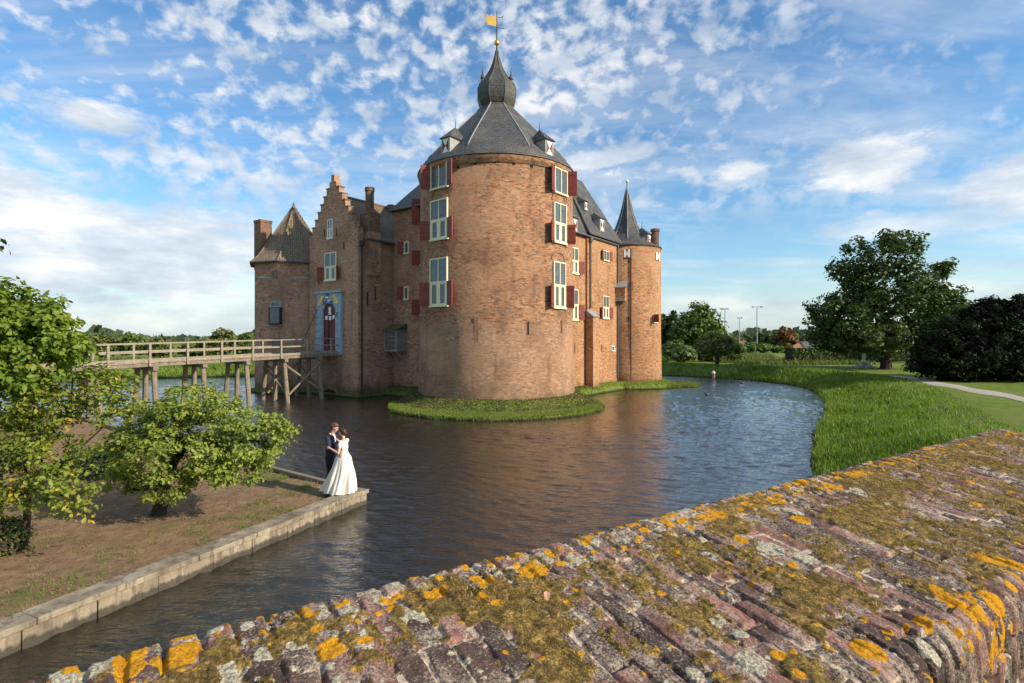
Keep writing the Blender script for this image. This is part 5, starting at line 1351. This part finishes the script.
M['orange_wall'] = simple('orange brick far', (.45, .22, .12), .9, .15, 1); M['pale_wall'] = simple('pale wall far', (.45, .38, .32), .9, .15, 1); M['roof_grey'] = simple('grey roof far', (.12, .125, .14), .8, .2, 1); M['roof_red'] = simple('red roof far', (.26, .12, .08), .85, .2, 1)
house(793, 803, 346, 339, 160, M['orange_wall'], M['roof_red'], 'far house with a bright orange gable beside the russet tree', True)
house(800, 815, 346, 341.5, 168, M['pale_wall'], M['roof_grey'], 'far house with a grey roof right of the orange gable')
house(757, 779, 346.5, 342, 190, M['pale_wall'], M['roof_grey'], 'long far house with a grey roof behind the tallest lamp mast')
house(741, 750, 346, 341, 200, M['pale_wall'], M['roof_red'], 'small far house with a red roof left of the tallest lamp mast')

# ---- sundial-like stone monument on the lawn, and a post at the water's edge
Y = 60.5; bb = gbase(864, Y); t = thing('stone_monument', bb, 'small white figure on a stepped stone base under the large tree', 'monument')
b = MB(); b.box(bb[0]-.8, bb[0]+.8, Y-.8, Y+.8, bb[2]-.1, bb[2]+.16); b.box(bb[0]-.55, bb[0]+.55, Y-.55, Y+.55, bb[2]+.16, bb[2]+.34); b.box(bb[0]-.2, bb[0]+.2, Y-.2, Y+.2, bb[2]+.34, bb[2]+.6); b.build('stepped_base', M['stone'], t, recalc=True, bevel=.03)
b = MB(); b.lathe((bb[0], Y, bb[2]+.6), [(.2, 0), (.16, .12), (.1, .35), (.16, .6), (.2, .75), (.1, .92), (.13, 1.05), (.1, 1.18), (.02, 1.25)], 16); b.build('white_figure', M['white'], t, smooth=True)
q = onz(713.5, 379, 0); t = thing('wooden_post', (q.x, q.y, 0), 'short pale post with a cap standing in the moat by the far bank', 'post')
b = MB(); b.tube([(q.x, q.y, -.6), (q.x, q.y, .62)], [.16, .15], 10); b.build('post_shaft', M['wood'], t); b = MB(); b.lathe((q.x, q.y, .62), [(.2, 0), (.2, .12), (.06, .3), (.01, .32)], 12); b.build('post_cap', M['white'], t)
for px, py, lb in ((742, 383.5, 'dark duck swimming nearest the far bank'), (707, 395, 'dark duck swimming right of the castle islet')):
    q = onz(px, py, 0); b = MB(); b.ball((q.x, q.y, .07), .17, 14, 8, .6)
    b.tube([(q.x-.13, q.y, .1), (q.x-.19, q.y, .24), (q.x-.21, q.y, .29)], [.07, .045, .055], 8); b.tube([(q.x-.22, q.y, .29), (q.x-.31, q.y, .27)], [.03, .012], 6); b.tube([(q.x+.12, q.y, .1), (q.x+.24, q.y, .16)], [.08, .01], 6)
    o = b.build('duck', M['lead_dark'], origin=(q.x, q.y, 0), smooth=True); tagp(o, lb, 'duck', 'ducks on the moat')
# ================================================================== THE COUPLE
def fuse(name, parts, vox, mat, parent=None, origin=(0, 0, 0), smooth=4, extra=None):
    """parts: chains of (point, radius[, squash]) -> one continuous remeshed surface. world coords"""
    bm = bmesh.new()
    def sph(p, r, sc_=(1, 1, 1)):
        bmesh.ops.create_icosphere(bm, subdivisions=2, radius=1, matrix=Matrix.Translation(p) @ Matrix.Diagonal((r*sc_[0], r*sc_[1], r*sc_[2], 1)))
    for ch in parts:
        for i, it in enumerate(ch):
            p, r = Vector(it[0]), it[1]; sph(p, r, it[2] if len(it) > 2 else (1, 1, 1))
            if i:
                q, r2 = Vector(ch[i-1][0]), ch[i-1][1]; d = p-q; n = max(2, int(d.length/(min(r, r2)*.5)))
                for k in range(1, n):
                    t = k/n; s0 = ch[i-1][2] if len(ch[i-1]) > 2 else (1, 1, 1); s1 = it[2] if len(it) > 2 else (1, 1, 1)
                    sph(q+d*t, r2+(r-r2)*t, tuple(a+(b_-a)*t for a, b_ in zip(s0, s1)))
    if extra: extra(bm)
    me = bpy.data.meshes.new(name+'_tmp'); bm.to_mesh(me); bm.free(); o = bpy.data.objects.new(name+'_tmp', me); COL.objects.link(o)
    md = o.modifiers.new('r', 'REMESH'); md.mode = 'VOXEL'; md.voxel_size = vox
    sm = o.modifiers.new('s', 'SMOOTH'); sm.iterations = smooth; sm.factor = .5
    dg = bpy.context.evaluated_depsgraph_get(); me2 = bpy.data.meshes.new_from_object(o.evaluated_get(dg)); me2.name = name
    bpy.data.objects.remove(o); bpy.data.meshes.remove(me)
    off = WOFF[parent.name] if parent is not None else Vector(origin)
    me2.transform(Matrix.Translation(-off)); me2.materials.clear(); me2.materials.append(mat)
    me2.polygons.foreach_set('use_smooth', [True]*len(me2.polygons)); me2.update()
    o = bpy.data.objects.new(name, me2); _link(o, parent, origin); return o
M['skin'] = simple('skin', (.55, .33, .24), .5, .06, 12); M['navy'] = simple('navy suit', (.022, .026, .05), .8, .25, 20, bump=.003); M['black'] = simple('black leather', (.012, .012, .013), .4, .2, 10)
M['trouser'] = simple('dark trousers', (.014, .015, .024), .85, .2, 20)
M['shirt'] = simple('white shirt', (.8, .8, .82), .7, .03, 10); M['hair'] = simple('brown hair', (.11, .048, .02), .55, .35, 40, bump=.004); M['hair_dark'] = simple('dark hair', (.035, .018, .010), .5, .35, 40, bump=.004)
M['satin'] = simple('ivory satin', (.78, .74, .66), .45, .05, 5); M['lip'] = simple('lips', (.45, .13, .11), .5, .05, 9); M['eye'] = simple('eye', (.02, .015, .012), .2, .05, 9)
GZ0 = .395
class Fr:      # local frame: x towards the partner (picture right), y away from the camera
    def __init__(s, o, yaw): s.o = Vector(o); s.c = math.cos(yaw); s.s = math.sin(yaw)
    def __call__(s, x, y, z): return Vector((s.o.x+x*s.c-y*s.s, s.o.y+x*s.s+y*s.c, s.o.z+z))
def hand(g, wrist, fdir, palm_n, side, curl=.5, sz=1.0):
    """five fingers; fdir along the fingers, palm_n out of the palm, side towards the thumb"""
    w = Vector(wrist); f = Vector(fdir).normalized(); n = Vector(palm_n); n = (n-f*n.dot(f)).normalized(); s = Vector(side); s = (s-f*s.dot(f)-n*s.dot(n)).normalized()
    ch = [[(w, .026*sz, (1, 1, 1)), (w+f*.035*sz, .028*sz), (w+f*.075*sz, .026*sz)]]
    for k, (o_, L_) in enumerate(((.033, .068), (.011, .078), (-.012, .072), (-.034, .056))):
        b_ = w+f*.075*sz+s*o_*sz; ch.append([(w+f*.03*sz+s*o_*.5*sz, .014*sz), (b_, .0115*sz)]); p = b_; d = f
        for q in range(3):
            an = curl*(.5+.35*q); d2 = (f*math.cos(an*(q+1)*.6)+n*math.sin(an*(q+1)*.6)).normalized(); p2 = p+d2*L_*sz*(.42-.06*q)
            ch[-1].append((p2, (.0105-.0012*q)*sz)); p = p2
    t0 = w+f*.02*sz+s*.022*sz; ch.append([(t0, .016*sz), (t0+(s*.8+f*.6).normalized()*.035*sz, .0125*sz), (t0+(s*.45+f*.8+n*.35).normalized()*.068*sz, .0105*sz)])
    return ch
def head(F_, c, look, up, s=1.0):
    """skull, jaw, nose, ears as chains; c = head centre, look = facing"""
    L_ = Vector(look).normalized(); U = (Vector(up)-L_*Vector(up).dot(L_)).normalized(); S_ = L_.cross(U); c = Vector(c)
    def q(a, b_, d): return c+L_*a*s+S_*b_*s+U*d*s
    ch = [[(q(-.018, 0, .03), .083*s), (q(.012, 0, .022), .078*s)], [(q(.022, 0, -.02), .066*s), (q(.042, 0, -.062), .043*s), (q(.058, 0, -.088), .027*s)],
          [(q(.02, .035, -.07), .025*s), (q(.06, 0, -.09), .020*s), (q(.02, -.035, -.07), .025*s)],
          [(q(.082, 0, .012), .010*s), (q(.098, 0, -.012), .011*s), (q(.110, 0, -.024), .0125*s)], [(q(.09, -.01, -.028), .009*s), (q(.09, .01, -.028), .009*s)],
          [(q(.088, -.03, .028), .012*s), (q(.09, .03, .028), .012*s)], [(q(.084, -.018, -.052), .011*s), (q(.09, 0, -.05), .012*s), (q(.084, .018, -.052), .011*s)]]
    for s_ in (-1, 1):
        ch.append([(q(.06, s_*.045, -.01), .028*s)]); ch.append([(q(-.004, s_*.080, .014), .014*s), (q(-.002, s_*.083, -.012), .011*s)])
    return ch, q
def face_bits(par, q, s=1.0):
    b = MB()
    for s_ in (-1, 1):
        b.ball(q(.083, s_*.031, .010), .011*s, 10, 6)
    b.build('eyes', M['eye'], par, smooth=True)
    b = MB(); b.tube([q(.092, -.022, -.052), q(.103, 0, -.050), q(.092, .022, -.052)], [.003, .0055, .003], 6); b.build('lips', M['lip'], par, smooth=True)

# groom: stands left, faces right, head bent to her
g0 = Fr((-4.93, 14.70, GZ0), R(-8))
hc = g0(.105, 0, 1.665); hch, q = head(g0, hc, g0(1, 0, -.28)-g0(0, 0, 0), (0, 0, 1))
body = [[(g0(0, 0, .95), .115, (.8, 1.15, 1)), (g0(-.01, 0, 1.12), .125, (.8, 1.15, 1)), (g0(0, 0, 1.32), .145, (.75, 1.25, 1)), (g0(.015, 0, 1.43), .10, (.8, 1.5, .8))],
        [(g0(.02, 0, 1.45), .062), (g0(.07, 0, 1.57), .058), (hc, .06)]]
body += hch
for s_ in (-1, 1):
    body.append([(g0(0, s_*.08, .90), .075), (g0(.02, s_*.10, .50), .06), (g0(-.01+.05*s_, s_*.11, .09), .042), (g0(.08+.05*s_, s_*.12, .04), .035)])
# near arm (camera side, y<0) round her waist; far arm behind her
shN = g0(.0, -.185, 1.41); elN = g0(.10, -.29, 1.14); wrN = g0(.34, -.335, 1.10)
shF = g0(.0, .185, 1.41); elF = g0(.24, .17, 1.18); wrF = g0(.50, -.04, 1.17)
for sh_, el_, wr_ in ((shN, elN, wrN), (shF, elF, wrF)): body.append([(sh_, .055), (el_, .042), (wr_, .028)])
hx = g0(1, 0, 0)-g0(0, 0, 0); hy = g0(0, 1, 0)-g0(0, 0, 0)
body += hand(None, wrN, hx*.98+hy*.12, hy, UP, .45); body += hand(None, wrF, hx*.35-hy*.95, -hx, UP, .35)
groom = fuse('person', body, .0055, M['skin'], origin=tuple(g0(0, 0, 0)), smooth=3)
tagp(groom, 'man in a dark navy suit kissing a woman at the tip of the quay', 'person')
face_bits(groom, q)
J = [[(g0(0, 0, .84), .165, (.85, 1.15, 1)), (g0(-.01, 0, 1.0), .155, (.85, 1.15, 1)), (g0(-.01, 0, 1.15), .148, (.85, 1.2, 1)), (g0(0, 0, 1.32), .165, (.8, 1.25, 1)), (g0(0, 0, 1.41), .125, (.85, 1.6, .75))],
     [(g0(-.03, 0, 1.47), .075), (g0(-.03, 0, 1.50), .062)]]
for sh_, el_, wr_ in ((shN, elN, wrN), (shF, elF, wrF)): J.append([(sh_, .078), (el_, .06), (el_+(wr_-el_)*.9, .043)])
fuse('jacket', J, .011, M['navy'], groom, smooth=3)
Tz = [[(g0(0, 0, .90), .15, (.85, 1.15, .7))]]
for s_ in (-1, 1): Tz.append([(g0(0, s_*.085, .88), .115), (g0(.025, s_*.10, .50), .082), (g0(.0+.05*s_, s_*.11, .10), .062)])
fuse('trousers', Tz, .011, M['trouser'], groom, smooth=3)
for s_ in (-1, 1):
    fuse('shoe', [[(g0(-.03+.05*s_, s_*.11, .045), .043), (g0(.08+.05*s_, s_*.12, .035), .042), (g0(.19+.05*s_, s_*.13, .028), .034)]], .008, M['black'], groom, smooth=3)
fuse('shirt_collar', [[(g0(.0, -.045, 1.505), .024), (g0(.07, -.045, 1.47), .022), (g0(.11, 0, 1.42), .024), (g0(.07, .045, 1.47), .022), (g0(0, .045, 1.505), .024)], [(g0(.105, 0, 1.42), .026), (g0(.122, 0, 1.30), .022)]], .007, M['shirt'], groom, smooth=3)
qh = lambda a, b_, c_: q(a, b_, c_)
fuse('hair', [[(qh(-.035, 0, .045), .094), (qh(.008, 0, .066), .085), (qh(.048, 0, .088), .052)], [(qh(-.055, 0, -.01), .072), (qh(-.05, 0, -.05), .045)], [(qh(-.01, .06, .03), .04)], [(qh(-.01, -.06, .03), .04)], [(qh(.05, .03, .085), .03), (qh(.05, -.03, .085), .035)]], .008, M['hair'], groom, smooth=2)

# bride: faces left towards him, arm laid on his upper arm
b0 = Fr((-4.49, 14.41, GZ0), R(-14))
bh_ = b0(-.05, 0, 1.585); hch, q2 = head(b0, bh_, b0(-1, .0, .12)-b0(0, 0, 0), (0, 0, 1), .93)
Bd = [[(b0(0, 0, .98), .125, (.85, 1.1, 1)), (b0(.01, 0, 1.13), .098, (.85, 1.1, 1)), (b0(0, 0, 1.27), .115, (.85, 1.15, 1)), (b0(0, 0, 1.36), .085, (.8, 1.5, .8))],
      [(b0(0, 0, 1.38), .05), (b0(-.02, 0, 1.48), .046), (bh_, .05)], [(b0(-.09, -.055, 1.25), .058)], [(b0(-.09, .055, 1.25), .058)]]+hch
for s_ in (-1, 1): Bd.append([(b0(0, s_*.09, .95), .09), (b0(-.01, s_*.09, .5), .058), (b0(0, s_*.09, .10), .038), (b0(-.1, s_*.09, .035), .03)])
sN = b0(0, -.155, 1.345); eN = b0(.0, -.26, 1.08); wN = b0(-.25, -.235, 1.19)
sF = b0(0, .155, 1.345); eF = b0(-.14, .24, 1.20); wF = b0(-.36, .2, 1.36)
for a_, e_, w_ in ((sN, eN, wN), (sF, eF, wF)): Bd.append([(a_, .045), (e_, .036), (w_, .024)])
bxv = b0(-1, 0, 0)-b0(0, 0, 0); byv = b0(0, 1, 0)-b0(0, 0, 0)
Bd += hand(None, wN, bxv+UP*.15, byv, UP, .4, .9); Bd += hand(None, wF, bxv+UP*.2, -byv, UP, .4, .9)
bride = fuse('person', Bd, .0055, M['skin'], origin=tuple(b0(0, 0, 0)), smooth=3)
tagp(bride, 'woman in a long white wedding gown being kissed at the tip of the quay', 'person')
face_bits(bride, q2, .93)
fuse('bodice', [[(b0(0, 0, .99), .138, (.9, 1.1, 1)), (b0(.01, 0, 1.10), .112, (.9, 1.1, 1)), (b0(0, 0, 1.26), .128, (.88, 1.15, 1)), (b0(.01, 0, 1.33), .09, (.9, 1.6, .8))], [(b0(-.085, -.055, 1.25), .068)], [(b0(-.085, .055, 1.25), .068)],
                [(sN, .062), (sN+(eN-sN)*.35, .055)], [(sF, .062), (sF+(eF-sF)*.35, .055)]], .009, M['satin'], bride, smooth=3)
fuse('hair', [[(q2(-.035, 0, .035), .090), (q2(.01, 0, .055), .077)], [(q2(-.075, 0, .0), .062), (q2(-.10, 0, -.012), .058)], [(q2(-.01, .058, .02), .035)], [(q2(-.01, -.058, .02), .035)]], .008, M['hair_dark'], bride, smooth=2)
# gown: folded skirt sweeping down to a wide hem with a train to the left
nr_, nt_ = 46, 220; tt = np.linspace(0, 1, nr_)[:, None]; th = np.linspace(0, 2*np.pi, nt_, endpoint=False)[None, :]
r = .125+.075*sstep(0, .16, tt)+.22*tt**1.2
fold = np.sin(th*9+1.2*np.sin(th*2)+tt*1.5)*.045+np.sin(th*17+2+tt*2)*.020+np.sin(th*5-tt*3)*.03
r = r*(1+fold*sstep(.05, .7, tt)*2.2)
cxs = -.10*tt**1.6; train = .10*tt**2*np.maximum(0, -np.cos(th))**2
lx = cxs+np.cos(th)*(r*1.0+train); ly = -.04*tt+np.sin(th)*r*.82
lz = 1.07-(1.07-.012)*tt+.02*np.sin(th*9+.5)*tt**3
lz = np.maximum(lz, .012)+np.sin(th*6+tt*22)*.006*sstep(.1, .4, tt)
Wd = np.stack([b0.o.x+lx*b0.c-ly*b0.s, b0.o.y+lx*b0.s+ly*b0.c, b0.o.z+lz+0*lx], -1)
V = Wd.reshape(-1, 3); i = np.arange(nr_-1)[:, None]; j = np.arange(nt_)[None, :]; j2 = (j+1) % nt_
Fq = np.stack([i*nt_+j, (i+1)*nt_+j, (i+1)*nt_+j2, i*nt_+j2], -1).reshape(-1, 4)
npmesh('gown_skirt', V, Fq, M['satin'], parent=bride, smooth=True)

# ================================================================== LIGHT, SKY, CAMERA
SUN_AZ = R(66); EL = R(27)
S = Vector((math.sin(SUN_AZ)*math.cos(EL), -math.cos(SUN_AZ)*math.cos(EL), math.sin(EL)))
ld = bpy.data.lights.new('sun', 'SUN'); ld.energy = 4.1; ld.angle = R(.6); ld.color = (1.0, .87, .69)
lo = bpy.data.objects.new('sun', ld); COL.objects.link(lo); lo.location = S*100; lo.rotation_euler = S.to_track_quat('Z', 'Y').to_euler()
wd = bpy.data.worlds.new('World'); sc.world = wd; wd.use_nodes = True; t = NT(wd.node_tree)
bg = wd.node_tree.nodes['Background']
sky = t.node('ShaderNodeTexSky'); sky.sky_type = 'NISHITA'; sky.sun_disc = False; sky.sun_elevation = EL; sky.sun_rotation = math.atan2(S.x, S.y)
sky.air_density = 1.1; sky.dust_density = .6; sky.ozone_density = 2.5
D = t.coord('Generated'); sx = t.node('ShaderNodeSeparateXYZ'); t.l.new(D, sx.inputs[0]); X_, Y_, Z_ = sx.outputs
zc = t.math('MAXIMUM', Z_, 0.0)
den = t.math('ADD', zc, .10)
pu = t.math('DIVIDE', X_, den); pv = t.math('DIVIDE', Y_, den)
cmb = t.node('ShaderNodeCombineXYZ', i_0=pu, i_1=pv); cp = cmb.outputs[0]
az = t.math('ARCTAN2', X_, Y_); el = t.math('ARCSINE', Z_)
ce = t.node('ShaderNodeCombineXYZ', i_0=az, i_1=t.math('MULTIPLY', el, 1.0)); ep = ce.outputs[0]
# altocumulus fleece high up
puff = t.noise(t.mapping(ep, (1, 1.35, 1), rot=(0, 0, R(-12))), 24., 4, .55, .15)
big = t.noise(cp, .9, 3, .5)
hi = t.rng(t.math('ADD', puff, t.math('MULTIPLY', t.math('SUBTRACT', big, .5), .6)), .37, .66)
hi = t.math('MULTIPLY', hi, t.rng(el, .10, .30)); hi = t.math('MULTIPLY', hi, t.rng(az, .6, .1, .45, .92))
# veil streaks
veil = t.noise(t.mapping(cp, (.45, 1.2, 1), rot=(0, 0, R(28))), 1.3, 6, .62, .6)
vl = t.math('MULTIPLY', t.rng(veil, .40, .68), .5)
# a warped ellipse in azimuth/elevation
wrp = t.noise(t.mapping(ep, (1, 2.2, 1)), 7, 6, .68)
wl = t.math('MULTIPLY', t.math('SUBTRACT', wrp, .5), 2.3)
def blob(a, e, ra, re, k=1., tilt=0.):
    da = t.math('SUBTRACT', az, a); de = t.math('SUBTRACT', t.math('SUBTRACT', el, e), t.math('MULTIPLY', da, tilt))
    u = t.math('DIVIDE', da, ra); v = t.math('DIVIDE', de, re)
    r_ = t.math('SQRT', t.math('ADD', t.math('MULTIPLY', u, u), t.math('MULTIPLY', v, v)))
    return t.math('MULTIPLY', t.rng(t.math('ADD', r_, wl), 1.10, .42), k)
cl = None
for bdef in ((-.655, .315, .085, .030, 1.0), (-.66, .13, .42, .125, 1.0, -.05), (-.30, .12, .32, .09, .9, -.15), (-.25, .235, .2, .05, .5), (.57, .265, .12, .055, .95), (.405, .280, .06, .024, .95), (.17, .318, .12, .022, .85, .1),
             (.80, .20, .18, .055, .95, .05), (.70, .17, .20, .030, .65), (.78, .10, .10, .012, .6), (.30, .05, .35, .035, .55), (.72, .06, .2, .03, .5), (-.5, .035, .5, .05, .6), (.83, .27, .08, .03, .5)):
    bl_ = blob(*bdef); cl = bl_ if cl is None else t.math('MAXIMUM', cl, bl_)
tot = t.math('MAXIMUM', t.math('MAXIMUM', hi, cl), vl)
tot = t.math('MULTIPLY', tot, t.rng(Z_, -.02, .02))
cs = t.noise(t.mapping(ep, (1, 3.0, 1), loc=(0, .06, 0)), 6, 6, .6)
ccol = t.ramp(cs, [(.34, (2.9, 3.35, 3.95)), (.5, (4.1, 4.4, 4.75)), (.62, (5.7, 5.6, 5.45))])
hs = t.node('ShaderNodeHueSaturation', i_Saturation=1.16, i_Value=.92); t.l.new(sky.outputs[0], hs.inputs['Color'])
skyc = t.mix(1., hs.outputs[0], (.84, 1.0, 1.06), 'MULTIPLY')
hz = t.math('MULTIPLY', t.rng(el, .13, .0), .6); skyc = t.mix(hz, skyc, (3.4, 3.95, 4.4))
fin_ = t.mix(t.math('MULTIPLY', tot, .92), skyc, ccol)
t.put(bg.inputs['Color'], fin_); bg.inputs['Strength'].default_value = .125

cd = bpy.data.cameras.new('camera'); cam = bpy.data.objects.new('camera', cd); COL.objects.link(cam); sc.camera = cam
cd.sensor_width = 36; cd.lens = F/1024*36; cd.shift_y = (HY-341.5)/1024; cd.clip_start = .05; cd.clip_end = 9000
cam.location = (0, 0, CZ); cam.rotation_euler = (R(90), 0, 0)
sc.view_settings.view_transform = 'Standard'; sc.view_settings.look = 'None'; sc.view_settings.exposure = .6; sc.view_settings.gamma = 1; sc.view_settings.use_curve_mapping = False
sc.cycles.use_denoising = True; sc.cycles.max_bounces = 6; sc.cycles.transparent_max_bounces = 4; sc.cycles.sample_clamp_indirect = 6
